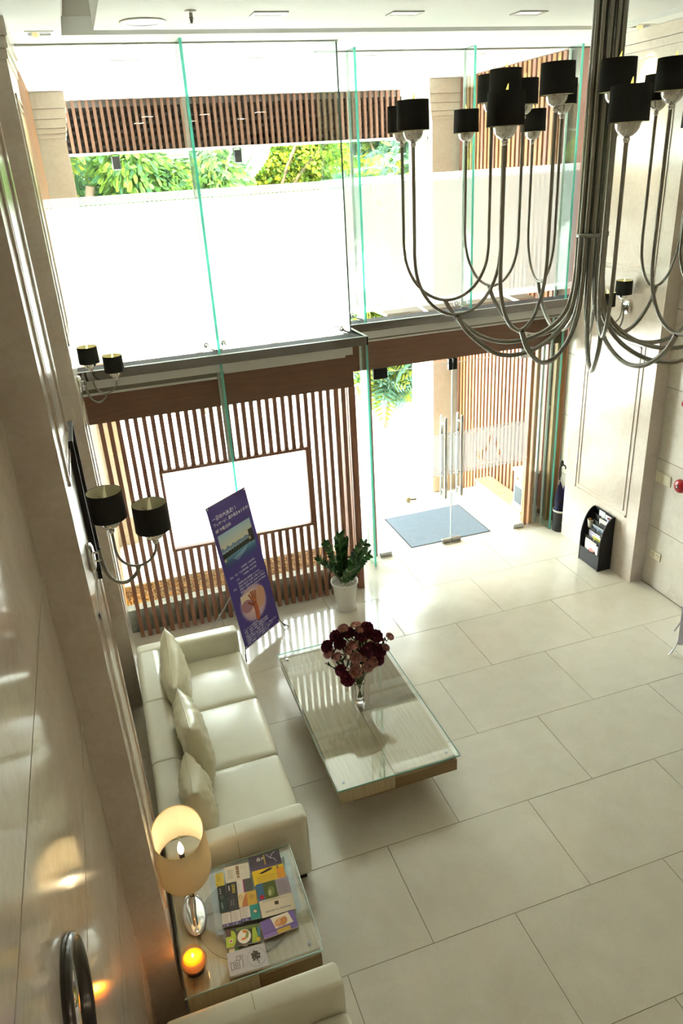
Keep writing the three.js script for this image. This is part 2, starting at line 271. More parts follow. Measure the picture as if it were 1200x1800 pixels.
part('frosted_film', new THREE.PlaneGeometry(ZG - ZD - 0.01, 1.215).rotateY(PI / 2).translate(2.4635, 3.7925, (ZG + ZD) / 2), M.frost, wR);
part('pane_edge', box(2.448, 2.462, 3.05, CEIL - 0.01, ZG, ZG + 0.004), std({ color: 0x49665f, roughness: 0.3 }), wR);
const wD = thing('window_3', 'tall right glass front above the entrance doors, frosted in its lower half', 'window', [0, 0, 0], 0, STRUCT);
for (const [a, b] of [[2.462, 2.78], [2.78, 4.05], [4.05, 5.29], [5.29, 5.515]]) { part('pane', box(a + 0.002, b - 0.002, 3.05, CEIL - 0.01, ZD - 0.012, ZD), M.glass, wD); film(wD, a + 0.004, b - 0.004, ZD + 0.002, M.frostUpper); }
part('top_channel', box(2.45, 5.52, CEIL - 0.012, CEIL, ZD - 0.02, ZD + 0.008), M.nickel, wD);
fin(wD, 2.78, ZD + 0.002, 0, CEIL); fin(wD, 4.05, ZD + 0.002, 2.96, CEIL); fin(wD, 5.29, ZD + 0.002, 0, CEIL);
spider(wD, 2.78, 3.09, ZD, ZD + 0.15, [-1]); spider(wD, 4.05, 3.08, ZD, ZD + 0.15);
{ // chrome ledge that carries the glass, stepping back at the entrance
  const l = thing('glass_ledge', 'polished chrome ledge running under the glass front and stepping back at the doors', 'ledge', [0, 0, 0], 0, STRUCT);
  part('fascia', [box(PL, 2.54, 2.962, 3.045, -6.985, -6.973), box(2.528, 2.54, 2.962, 3.045, -7.55, -6.973), box(2.528, 5.515, 2.962, 3.045, -7.602, -7.59)], std({ color: 0x8c8b8d, metalness: 1, roughness: 0.06 }), l);  // dark lobby reflection put into the chrome colour
  part('top_trough', [box(PL, 2.528, 3.0, 3.03, -7.28, -6.985), box(2.44, 2.528, 3.0, 3.03, -7.6, -7.28), box(2.44, 5.515, 3.0, 3.03, -7.93, -7.602)], std({ color: 0x35363a, roughness: 0.75 }), l);
  part('top_rim', [box(PL, 2.54, 3.045, 3.05, -7.0, -6.973), box(2.515, 2.54, 3.045, 3.05, -7.602, -7.0), box(2.54, 5.515, 3.045, 3.05, -7.618, -7.59)], M.steel, l);
  part('soffit', [box(PL, 2.40, 2.868, 2.962, -7.25, -7.05), box(2.55, 5.515, 2.868, 2.962, -7.9, -7.66)], M.white, l);
  part('blind_cassette', [box(PL, 1.03, 2.80, 2.868, -7.25, -7.17), box(1.1, 2.38, 2.845, 2.868, -7.25, -7.15), box(2.56, 5.5, 2.835, 2.868, -7.89, -7.74)], M.fabricGrey, l);
  part('blind_bar', [rbox(PL, 1.03, 2.775, 2.80, -7.245, -7.17, 0.006), rbox(1.1, 2.36, 2.818, 2.842, -7.245, -7.165, 0.006), rbox(2.56, 5.5, 2.812, 2.834, -7.885, -7.75, 0.006)], M.white, l);
}
const slatGeo = (x0, x1, y0, y1, z0, z1) => bx(x0, x1, y0, y1, z0, z1);
{ // wooden slat screen with its viewing opening
  const s = thing('slat_screen', 'brown wooden slat screen with a rectangular opening, behind the banner and plant', 'screen', [0, 0, 0]);
  part('header_beam', bx(PL, 2.47, 2.475, 2.87, -7.31, -7.262, 'x'), M.beamWood, s);
  const n = 32, x0 = -0.155, p = 0.0825, ox0 = 0.365, ox1 = 1.885, oy0 = 0.99, oy1 = 1.86;
  for (let i = 0; i < n; i++) {
    const a = x0 + i * p, b = a + 0.042; if (a > 2.44) break;
    if (b > ox0 && a < ox1) { part('slat', slatGeo(a, b, 0.0, oy0 - 0.03, -7.31, -7.262), M.slat, s); part('slat', slatGeo(a, b, oy1 + 0.03, 2.475, -7.31, -7.262), M.slat, s); }
    else part('slat', slatGeo(a, b, 0.0, 2.475, -7.31, -7.262), M.slat, s);
  }
  part('opening_rail', bx(ox0 - 0.03, ox1 + 0.03, oy0 - 0.03, oy0, -7.315, -7.257, 'x'), M.slat, s); part('opening_rail', bx(ox0 - 0.03, ox1 + 0.03, oy1, oy1 + 0.03, -7.315, -7.257, 'x'), M.slat, s);
  part('opening_stile', bx(ox0 - 0.03, ox0, oy0, oy1, -7.315, -7.257), M.slat, s); part('opening_stile', bx(ox1, ox1 + 0.03, oy0, oy1, -7.315, -7.257), M.slat, s);
  part('end_post', bx(2.415, 2.475, 0, 2.475, -7.32, -7.255), M.slat, s);
  for (let k = 0; k < 4; k++) part('slat', slatGeo(2.43, 2.475, 0, 2.475, -7.46 - k * 0.125, -7.415 - k * 0.125), M.slat, s);
  part('header_beam', bx(2.43, 2.478, 2.475, 2.87, -7.86, -7.31, 'z'), M.beamWood, s);
  part('glass_backing', box(PL, 2.43, 0.02, 2.47, -7.372, -7.362), M.glass, s);
}
{ // entrance: timber header and posts
  const s = thing('entrance_frame', 'brown timber header and slim posts framing the glass entrance doors', 'door frame', [0, 0, 0], 0, STRUCT);
  part('header_beam', bx(2.478, 5.515, 2.455, 2.86, -7.99, -7.915, 'x'), M.beamWood, s);
  for (const [a, b, z] of [[2.545, 2.585, -7.96], [2.65, 2.69, -7.96], [2.865, 2.905, -7.96], [5.035, 5.085, -7.96], [5.125, 5.17, -7.96], [5.4, 5.44, -7.96]]) part('post', bx(a, b, 0, 2.455, z - 0.03, z + 0.03), a > 5 ? M.slatDaylit : M.slat, s);
  part('post', rbox(5.2, 5.232, 0, 2.455, -7.97, -7.93, 0.006), M.steel, s);
  part('wall_post', bx(5.455, 5.519, 0, 2.455, -7.99, -7.9), M.slatDaylit, s);
  part('side_glass', box(5.095, 5.45, 0.0, 2.44, -7.912, -7.9), M.glass, s); part('side_glass', box(2.475, 2.86, 0.0, 2.44, -7.912, -7.9), M.glass, s);
}
{ // glass doors with frosted bands, patch fittings and long pull bars
  const logo = (flip) => { const c = document.createElement('canvas'); c.width = 1024; c.height = 574; const g = c.getContext('2d'); g.fillStyle = '#fff'; g.fillRect(0, 0, 1024, 574);
    g.fillStyle = '#000'; for (const y of [44, 520]) for (let i = 0; i < 43; i++) g.fillRect(i * 24, y, 14, 9);
    g.fillStyle = '#8a8a8a'; for (const y of [8, 540]) for (let i = 0; i < 52; i++) g.fillRect(i * 20, y, 9, 24);
    g.translate(512, 290); if (flip) g.scale(1, 1); g.fillStyle = '#000';
    g.beginPath(); g.moveTo(-8, -170); g.lineTo(12, -150); g.lineTo(-60, 60); g.lineTo(-92, 60); g.closePath(); g.fill();
    g.beginPath(); g.moveTo(30, -150); g.lineTo(58, -140); g.lineTo(150, 120); g.lineTo(178, 140); g.lineTo(120, 140); g.closePath(); g.fill();
    for (const [x, y, w, h] of [[-190, 20, 22, 70], [-160, 60, 60, 16], [-120, 20, 18, 120], [-190, 100, 80, 14], [-180, 125, 18, 40], [-150, 120, 40, 14], [-140, 145, 60, 16]]) g.fillRect(x, y, w, h);
    for (let i = 0; i < 9; i++) { g.fillStyle = '#aaa'; g.fillRect(-190 + i * 42, 188, 26, 12); }
    const t = new THREE.CanvasTexture(c); t.magFilter = THREE.LinearFilter; return t; };
  const mk = (n, x0, x1, hinge, label) => {
    const d = thing('door_' + n, label, 'door', [0, 0, 0], 0, STRUCT);
    part('pane', box(x0, x1, 0.012, 2.40, ZD - 0.012, ZD), M.glass, d);
    part('pane_edge', [box(hinge < 0 ? x1 - 0.001 : x0 - 0.004, hinge < 0 ? x1 + 0.004 : x0 + 0.001, 0.012, 2.40, ZD - 0.013, ZD + 0.001), box(x0, x1, 2.40, 2.405, ZD - 0.013, ZD + 0.001)], std({ color: 0xd9ebe6, roughness: 0.25 }), d);
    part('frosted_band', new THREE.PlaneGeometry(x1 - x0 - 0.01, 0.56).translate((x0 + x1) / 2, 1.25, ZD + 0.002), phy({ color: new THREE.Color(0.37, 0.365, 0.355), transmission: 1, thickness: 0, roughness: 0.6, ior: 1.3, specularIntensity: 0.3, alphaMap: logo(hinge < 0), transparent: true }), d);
    const hx = hinge < 0 ? x0 : x1, fx = hinge < 0 ? x1 : x0, dir = hinge < 0 ? 1 : -1;
    const top = part('patch_fitting', rbox(min(hx, hx + dir * 0.17), max(hx, hx + dir * 0.17), 2.335, 2.455, ZD - 0.028, ZD + 0.018, 0.006), hinge < 0 ? M.darkMetal : M.steel, d); void top;
    part('patch_fitting', rbox(min(hx, hx + dir * 0.16), max(hx, hx + dir * 0.16), 0.004, 0.06, ZD - 0.03, ZD + 0.02, 0.006), M.steel, d);
    part('lock_fitting', rbox(min(fx, fx - dir * 0.13), max(fx, fx - dir * 0.13), 0.004, 0.06, ZD - 0.03, ZD + 0.02, 0.006), M.brushed, d);
    part('lock_fitting', rbox(min(fx, fx - dir * 0.05), max(fx, fx - dir * 0.05), 2.32, 2.455, ZD - 0.028, ZD + 0.018, 0.006), M.darkMetal, d);
    const px = fx - dir * 0.105;
    for (const s of [1, -1]) { const z = ZD + s * 0.062; const h = part('pull_handle', [rod([px, 0.68, z], [px, 1.74, z], 0.02, 14), new THREE.SphereGeometry(0.0175, 14, 8).translate(px, 1.74, z), new THREE.SphereGeometry(0.0175, 14, 8).translate(px, 0.68, z)], M.chrome, d);
      part('standoff', [rod([px, 0.76, ZD], [px, 0.76, z], 0.012, 10), rod([px, 1.66, ZD], [px, 1.66, z], 0.012, 10)], M.chrome, h); }
  };
  mk(1, 2.925, 3.93, -1, 'left glass entrance door with frosted logo band and dark upper hinge plate');
  mk(2, 3.94, 5.02, 1, 'right glass entrance door with frosted logo band in front of orange slats');
}

// ================================================================== porch and ground outside
solo('porch_ceiling', bx(-0.75, 5.9, CEIL, 6.05, -12.5, -7.96, 'x'), M.plaster, 'white porch ceiling continuing the lobby ceiling beyond the glass', 'ceiling', STRUCT);
for (let r = 0; r < 3; r++) for (let c = 0; c < 4; c++) {
  const x = [0.70, 1.92, 3.13, 4.34][c], z = [-8.33, -9.84, -11.43][r];
  const t = thing('porch_downlight', `recessed porch downlight, ${['row nearest the glass', 'middle row', 'row by the louvre grille'][r]}, ${['first', 'second', 'third', 'last'][c]} from the left`, 'light', [x, CEIL, z]);
  part('trim', [box(-0.13, 0.13, -0.006, 0, -0.085, -0.06), box(-0.13, 0.13, -0.006, 0, 0.06, 0.085), box(-0.13, -0.105, -0.006, 0, -0.06, 0.06), box(0.105, 0.13, -0.006, 0, -0.06, 0.06)], M.steel, t);
  part('lamp_panel', [box(-0.1, -0.004, -0.003, 0, -0.055, 0.055), box(0.004, 0.1, -0.003, 0, -0.055, 0.055)], std({ color: 0xffffff, emissive: 0xfff4e0, emissiveIntensity: 0.7 }), t);
}
function porchPillar(x0, x1, z0, z1, out, label) {
  const p = solo('porch_pillar', bx(x0, x1, -0.6, CEIL, z0, z1), M.marble, label, 'pillar', STRUCT);
  [[5.42, 5.6, 0.075], [5.31, 5.42, 0.058], [5.21, 5.31, 0.042], [5.15, 5.21, 0.028], [5.1, 5.15, 0.014]].forEach(([a, b, e]) => part('capital_band', bx(x0 - (out < 0 ? 0 : e), x1 + (out < 0 ? e : 0), a, b - 0.003, z0 - e, z1 + e), M.marble, p));
  part('plinth_block', bx(x0 - (out > 0 ? 0.012 : 0), x1 + (out < 0 ? 0.012 : 0), -0.6, -0.12, z0 - 0.012, z1 + 0.012), M.stoneBench, p);
  const xf = out > 0 ? x0 : x1;
  for (const [y0, y1] of [[0.35, 1.0], [1.45, 4.9]]) for (const [i, w] of [[0, 0.02], [0.05, 0.014]]) part('panel_moulding', frameBars(xf - (out > 0 ? 0.012 : 0), xf + (out > 0 ? 0 : 0.012), y0 + i, y1 - i, z0 + 0.14 + i, z1 - 0.14 - i, w), M.marble, p);
}
porchPillar(-0.42, 0.07, -11.5, -10.85, -1, 'left porch pillar with a stepped stone capital seen through the glass');
porchPillar(4.95, 5.4, -11.45, -10.62, 1, 'right porch pillar with a stepped stone capital beside the tall slat wall');
solo('porch_wall', bx(-0.75, -0.32, -0.6, CEIL, -11.5, -7.42), M.marble, 'plain stone side wall of the porch behind the left slats', 'wall', STRUCT);
solo('porch_wall', bx(5.45, 5.9, -0.6, CEIL, -11.45, -7.99), M.slatBack, 'dark timber backing board behind the tall right slats', 'wall', STRUCT);
{
  const s = thing('slat_wall', 'tall wall of orange-brown vertical timber slats on the right side of the porch', 'slat wall', [0, 0, 0]);
  for (let i = 0; i < 25; i++) { const z = -8.05 - i * 0.102; const b = z > -9.45 ? 0.13 : -0.55; part('slat', bx(5.345, 5.395, b, CEIL - 0.01, z - 0.058, z), i % 3 ? M.slatDaylit : M.slat, s); }
  part('cross_rail', bx(5.405, 5.43, 1.58, 1.62, -10.6, -8.0, 'z'), M.oak, s); part('cross_rail', bx(5.405, 5.43, 3.9, 3.94, -10.6, -8.0, 'z'), M.oak, s);
  part('backing', bx(5.432, 5.45, -0.55, CEIL - 0.01, -10.62, -7.99, 'z'), M.beamWood, s);
  const t = thing('slat_wall', 'short wall of orange-brown slats at the left end of the porch, seen past the screen', 'slat wall', [0, 0, 0]);
  for (let i = 0; i < 22; i++) { const z = -7.6 - i * 0.145; part('slat', bx(-0.3, -0.25, 0, CEIL - 0.01, z - 0.066, z), M.slatDaylit, t); }
}
{ // louvre grille hanging at the porch edge
  const g = thing('louvre_grille', 'hanging brown louvre grille of vertical slats along the porch edge', 'grille', [0, 0, 0]);
  for (let i = 0; i < 59; i++) { const x = -0.05 + i * 0.092; part('slat', bx(x, x + 0.042, 4.955, CEIL - 0.005, -12.06, -12.0), M.beamWood, g); }
  for (let j = 0; j < 6; j++) part('louvre_blade', new THREE.BoxGeometry(5.6, 0.008, 0.09).rotateX(0.5).translate(2.6, 5.02 + j * 0.095, -12.14), M.louver, g);
  part('back_board', box(-0.3, 5.4, 4.95, 5.5, -12.30, -12.26), M.darkBoard, g); part('top_fascia', box(-0.3, 5.4, 5.5, CEIL, -12.30, -12.26), M.plaster, g);
  part('bottom_board', box(-0.3, 5.4, 4.925, 4.95, -12.34, -11.97), M.white, g);
  for (let j = 0; j < 3; j++) part('hanger', box(0.1 + j * 2.5, 0.14 + j * 2.5, 4.95, CEIL, -12.25, -12.2), M.darkMetal, g);
}
[[0.70, 'left'], [2.46, 'middle'], [4.34, 'right']].forEach(([x, w], i) => {
  const t = thing('hanging_floodlight', `black box floodlight hanging under the louvre grille, ${['near the left porch pillar', 'in front of the palm fronds', 'behind the glass fins on the right'][i]}`, 'floodlight', [x, 4.925, -12.1]);
  part('housing', rbox(-0.055, 0.055, -0.2, -0.03, -0.06, 0.06, 0.012), M.blackPaint, t); part('bracket', [box(-0.06, -0.052, -0.11, 0, -0.015, 0.015), box(0.052, 0.06, -0.11, 0, -0.015, 0.015), box(-0.06, 0.06, -0.008, 0, -0.015, 0.015)], M.darkMetal, t);
  part('lens', lathe([[0, 0], [0.04, 0], [0.04, -0.006], [0, -0.01]], 20).translate(0, -0.2, 0), M.steel, t);
});
solo('landing', bx(2.47, 5.5, -0.6, -0.003, -9.42, -7.965, 'x'), M.landing, 'pale stone landing outside the glass doors', 'landing', STRUCT);
solo('forecourt', uvm(box(-40, 45, -0.8, -0.55, -60, -7.4)), M.paving, 'bright pale paving of the forecourt outside', 'pavement', STRUCT);
solo('step', bx(2.47, 5.5, -0.55, -0.3, -9.85, -9.42, 'x'), M.landing, 'stone step down from the landing to the paving', 'step', STRUCT);
solo('planter_kerb', bx(-0.3, 2.43, -0.55, 0.285, -7.52, -7.39, 'x'), M.concrete, 'grey concrete kerb standing behind the wooden slat screen', 'kerb', STRUCT);
solo('planter_kerb', bx(-0.3, 2.43, -0.55, 0.1, -8.42, -8.3, 'x'), M.landing, 'pale outer kerb of the gravel bed outside the screen', 'kerb', STRUCT);
{
  const pg = new THREE.IcosahedronGeometry(0.016, 0), m = new THREE.InstancedMesh(pg, std({ color: 0xb09872, roughness: 0.9 }), 5200), q = new THREE.Matrix4(), c = new THREE.Color();
  for (let i = 0; i < 5200; i++) { const s = rnd(0.7, 1.5); q.makeRotationFromEuler(new THREE.Euler(rnd(0, 6), rnd(0, 6), rnd(0, 6))).scale(V(s, s * 0.7, s)).setPosition(rnd(-0.25, 2.4), 0.06 + rnd(0, 0.025), rnd(-8.29, -7.53)); m.setMatrixAt(i, q); const k = rnd(0.6, 1.4); m.setColorAt(i, c.setRGB(0.62 * k, 0.5 * k, 0.34 * k)); }
  m.name = 'gravel'; scene.add(m); tag(m, 'brown gravel bed between the slat screen and the paving', 'gravel', { kind: 'stuff' });
  solo('gravel_bed', box(-0.3, 2.43, -0.5, 0.055, -8.3, -7.52), M.concrete, 'earth under the gravel outside the screen', 'ground', STRUCT);
  const gl = thing('ground_light', 'small glowing yellow ground lamp in the gravel by the left end of the screen', 'light', [-0.12, 0.06, -7.66]);
  part('housing', lathe([[0, 0], [0.05, 0], [0.05, 0.06], [0.04, 0.07], [0.04, 0.05], [0, 0.05]], 18), M.darkMetal, gl);
  part('bulb', new THREE.SphereGeometry(0.035, 14, 10).translate(0, 0.085, 0), std({ color: 0xffe08a, emissive: 0xffc93a, emissiveIntensity: 4 }), gl);
  const pl = new THREE.PointLight(0xffc850, 0.5); pl.name = 'ground_lamp'; pl.position.set(0, 0.085, 0); gl.add(pl);
}
{
  const m = thing('doormat', 'large blue-grey doormat lying outside the glass doors', 'doormat', [3.97, -0.003, -8.43]);
  part('pile', uvm(rbox(-0.57, 0.57, 0, 0.012, -0.47, 0.47, 0.005), 'z'), M.mat, m); part('edging', [box(-0.585, 0.585, 0, 0.006, -0.485, -0.47), box(-0.585, 0.585, 0, 0.006, 0.47, 0.485), box(-0.585, -0.57, 0, 0.006, -0.47, 0.47), box(0.57, 0.585, 0, 0.006, -0.47, 0.47)], M.rubber, m);
  const b = thing('stone_bench', 'low brown stone plinth along the foot of the right slat wall', 'plinth', [0, 0, 0]);
  part('top_slab', bx(5.07, 5.34, 0.1, 0.13, -9.4, -8.07, 'z'), M.stoneBench, b); part('front', bx(5.085, 5.34, -0.003, 0.1, -9.38, -8.08, 'z'), M.marble, b);
  const c = thing('cream_cabinet', 'small cream cabinet with grey front panels outside beside the right door post', 'cabinet', [5.2, 0.132, -8.2]);
  part('body', box(-0.1, 0.12, 0.04, 0.53, -0.11, 0.12), M.creamPlastic, c); part('top', rbox(-0.125, 0.14, 0.53, 0.575, -0.135, 0.145, 0.01), M.creamPlastic, c); part('base', rbox(-0.12, 0.135, -0.002, 0.05, -0.13, 0.14, 0.008), M.creamPlastic, c);
  for (const [a, b2] of [[0.08, 0.32], [0.36, 0.5]]) { part('door_panel', [box(-0.106, -0.1, a, b2, -0.08, 0.09)], a < 0.1 ? std({ color: 0x3f4d57, roughness: 0.4 }) : M.creamPlastic, c); part('front_panel', [box(-0.07, 0.09, a, b2, 0.12, 0.126)], a < 0.1 ? std({ color: 0x3f4d57, roughness: 0.4 }) : M.creamPlastic, c); }
  part('knob', new THREE.SphereGeometry(0.014, 12, 8).translate(-0.118, 0.45, 0.0), std({ color: 0xc79a3a, metalness: 1, roughness: 0.3 }), c);
  const d = thing('tan_object', 'small tan item with a dark stub lying on the paving outside the left door', 'brush', [3.93, -0.003, -9.32], 0.5);
  part('head', new THREE.SphereGeometry(0.045, 14, 10).scale(1, 0.9, 0.8).translate(0, 0.04, 0), std({ color: 0xa99c74, roughness: 0.9 }), d); part('handle', rod([0.03, 0.03, 0], [0.13, 0.014, 0.05], 0.013), std({ color: 0x6a6455, roughness: 0.8 }), d);  // unidentified small object, drawn as a tan lump with a dark stub
  const a = thing('entrance_canopy', 'grey-brown flat canopy with pale brackets over the doors outside', 'canopy', [0, 0, 0]);
  part('deck', box(3.3, 5.3, 2.93, 2.97, -8.9, -8.35), std({ color: 0x8d8375, roughness: 0.7 }), a);
  for (const x of [3.7, 4.9]) part('bracket', [rod([x, 2.985, -8.05], [x + 0.12, 2.985, -8.7], 0.02, 6), rod([x, 2.985, -7.99], [x, 2.985, -8.06], 0.02, 6)], M.white, a);
}

// ================================================================== lamps with black drum shades (chandelier and wall sconces share one head)
const shadeOuter = new THREE.CylinderGeometry(0.0858, 0.0885, 0.142, 32, 1, true), shadeInner = new THREE.CylinderGeometry(0.0842, 0.0868, 0.1415, 32, 1, true);
const shadeRim = mergeGeometries([new THREE.TorusGeometry(0.085, 0.0013, 6, 32).rotateX(PI / 2).translate(0, 0.071, 0), new THREE.TorusGeometry(0.0877, 0.0013, 6, 32).rotateX(PI / 2).translate(0, -0.071, 0)]);
{ const n = shadeInner.attributes.normal, ix = shadeInner.index.array; for (let i = 0; i < n.count; i++) n.setXYZ(i, -n.getX(i), -n.getY(i), -n.getZ(i)); for (let k = 0; k < ix.length; k += 3) { const a = ix[k]; ix[k] = ix[k + 1]; ix[k + 1] = a; } }
const shadeGeo = mergeGeometries([plain(shadeOuter), plain(shadeRim)]);
const cupGeo = lathe([[0, -0.131], [0.012, -0.131], [0.024, -0.127], [0.04, -0.115], [0.051, -0.098], [0.056, -0.078], [0.0565, -0.073], [0.054, -0.074], [0.048, -0.095], [0.036, -0.11], [0.012, -0.12], [0.0085, -0.1], [0.0085, -0.01], [0, -0.01]], 26);
const knuckleGeo = new THREE.SphereGeometry(0.0165, 14, 10).translate(0, -0.142, 0);
const flameGeo = (() => { const g = lathe([[0, -0.01], [0.009, -0.008], [0.0125, 0.01], [0.012, 0.035], [0.009, 0.06], [0.0055, 0.082], [0.002, 0.1], [0, 0.104]], 12), p = g.attributes.position; for (let i = 0; i < p.count; i++) { const y = p.getY(i), t = max(0, y - 0.035); p.setX(i, p.getX(i) + t * t * 2.2); } g.computeVertexNormals(); return g; })();
const spiderGeo = mergeGeometries([rod([-0.084, 0.02, 0], [0.084, 0.02, 0], 0.0016, 5), rod([0, 0.02, -0.084], [0, 0.02, 0.084], 0.0016, 5)].map(plain));
function lampHead(parent, x, y, z, turn = 0, s = 1, bulbM = M.bulb) {
  const put = (o) => { o.position.set(x, y, z); o.rotation.y = turn; o.scale.setScalar(s); return o; };
  const sh = put(part('lamp_shade', shadeGeo, M.shadeBlack, parent)); part('shade_lining', shadeInner, M.shadeLining, sh); part('shade_carrier', spiderGeo, M.brushed, sh);
  put(part('lamp_cup', mergeGeometries([plain(cupGeo), plain(knuckleGeo)]), M.chrome, parent)); put(part('candle_bulb', flameGeo, bulbM, parent));
}
{
  const cx = 2.988, cz = -4.107, tx = -0.027, tz = -0.03, RO = 1.172, RI = 0.626, YO = 4.789, YI = 4.935;
  const c = thing('chandelier', 'large brushed metal chandelier of bundled curving arms with many black drum shades', 'chandelier', [cx, 0, cz]);
  const ang = [120.57, 147.62, 181.72, 212.95, 255.98, 282.58, 310, 336.92, 6, 34, 66, 94.68].map((a) => a * PI / 180);
  const at = (a, r, y) => V(r * cos(a), y + tx * r * cos(a) + tz * r * sin(a), r * sin(a));
  part('ceiling_canopy', lathe([[0, 5.52], [0.1, 5.52], [0.15, 5.55], [0.155, 5.599], [0, 5.599]], 32), M.chrome, c);
  part('collar', lathe([[0.058, 4.12], [0.098, 4.12], [0.098, 4.145], [0.058, 4.145]], 28), M.nickel, c); part('collar', lathe([[0.058, 5.36], [0.1, 5.36], [0.1, 5.38], [0.058, 5.38]], 28), M.nickel, c);
  ang.forEach((a, i) => {
    const bundle = (i / 12) * 2 * PI + 2.1, low = i % 2 ? 0 : 0.02, b = (r, y) => V(r * cos(bundle), y, r * sin(bundle)), mix = (t, r, y) => b(0.078, y).lerp(at(a, r, y), t);
    const pts = [b(0.078, 5.52), b(0.078, 4.9), b(0.078, 4.3), b(0.08, 4.05), mix(0.12, 0.14, 3.84 - low), mix(0.45, 0.19, 3.66 - low), mix(0.85, 0.29, 3.525 - low), at(a, 0.45, 3.455 - low), at(a, 0.62, 3.47 - low), at(a, 0.76, 3.545), at(a, 0.85, 3.63), at(a, 0.90, 3.71)];
    part('main_arm', tube(pts, 0.0145, 60, 8), M.nickel, c);
    const rm = (RO + RI) / 2, h = (RO - RI) / 2, u = [];
    u.push(at(a, RO, YO - 0.135), at(a, RO, 4.5), at(a, RO, 4.15)); for (let k = 0; k <= 10; k++) { const t = k / 10 * PI; u.push(at(a, rm + h * cos(t), 4.06 - 0.345 * sin(t))); } u.push(at(a, RI, 4.15), at(a, RI, 4.5), at(a, RI, YI - 0.135));
    part('forked_arm', tube(u, 0.0104, 64, 7), M.nickel, c);
    const p = at(a, RO, YO), q = at(a, RI, YI), turn = rnd(0, 6.28);
    lampHead(c, p.x, p.y, p.z, turn); lampHead(c, q.x, q.y, q.z, turn + 1.4);
  });
}
function sconce(label, x, y, z, s, near) { // s: +1 faces +x
  const t = thing('wall_sconce', label, 'wall lamp', [x, y, z], s > 0 ? 0 : PI);
  part('wall_plate', lathe([[0, 0], [0.068, 0], [0.072, 0.006], [0.07, 0.02], [0.05, 0.028], [0.02, 0.03], [0, 0.03]], 32).rotateZ(-PI / 2), M.chrome, t);
  part('bracket', [rod([0.03, 0.02, 0], [0.055, 0.02, 0], 0.006, 8), rod([0.03, -0.025, 0], [0.055, -0.025, 0], 0.006, 8)], M.chrome, t);
  part('main_arm', tube([[0.055, 0.035, 0], [0.056, -0.03, -0.01], [0.066, -0.11, -0.02], [0.1, -0.175, -0.035], [0.15, -0.195, -0.05], [0.2, -0.165, -0.06], [0.222, -0.125, -0.065]], 0.0095, 40, 10), M.nickel, t);
  const u = []; u.push([0.125, 0.085, -0.065], [0.125, 0.0, -0.065]); for (let k = 0; k <= 8; k++) { const a = k / 8 * PI; u.push([0.222 - 0.097 * cos(a), -0.02 - 0.107 * sin(a), -0.065]); } u.push([0.319, -0.015, -0.065]);
  part('forked_arm', tube(u, 0.0068, 40, 8), M.nickel, t);
  lampHead(t, 0.125, 0.225, -0.065, 0.4, 0.97, near); lampHead(t, 0.319, 0.125, -0.065, 0.4, 0.97, near);
}
const bulbOff = std({ color: 0xe8e4cf, roughness: 0.35, emissive: 0xfff0b0, emissiveIntensity: 0.04 }), bulbOn = std({ color: 0xfff2a8, emissive: 0xffea80, emissiveIntensity: 1.2 });
sconce('double wall sconce with two unlit black shades on the near left pilaster', PL, 2.975, -3.36, 1, bulbOff);
sconce('double wall sconce with glowing yellow shades on the far left pilaster by the frosted glass', PL, 3.02, -6.68, 1, bulbOn);
sconce('double wall sconce with two black shades on the right pilaster behind the chandelier', PR, 3.075, -6.65, -1, bulbOn);

{ // slim framed mirror on the near pilaster, round mirror on the wall
  const t = thing('wall_mirror', 'slim black-edged mirror flat on the near left pilaster behind the sconce', 'mirror', [PL, 3.1, -3.77]);
  part('frame', [box(0, 0.028, -0.38, -0.365, -0.19, 0.16), box(0, 0.028, 0.365, 0.38, -0.19, 0.16), box(0, 0.028, -0.365, 0.365, -0.19, -0.178), box(0, 0.028, -0.365, 0.365, 0.148, 0.16)], M.black, t); part('glass', box(0.004, 0.014, -0.365, 0.365, -0.178, 0.148), M.mirror, t);
  const r = thing('round_mirror', 'round mirror in a dark glossy wooden frame on the left wall near the candle reflection', 'mirror', [XL, 2.54, -1.47]);
  part('frame', lathe([[0.162, 0], [0.19, 0], [0.195, 0.008], [0.193, 0.022], [0.184, 0.03], [0.172, 0.029], [0.165, 0.02], [0.162, 0.008]], 56).rotateZ(-PI / 2), M.darkWood, r);
  part('glass', lathe([[0, 0.012], [0.162, 0.01], [0.162, 0.002], [0, 0.002]], 48).rotateZ(-PI / 2), M.mirror, r);
}

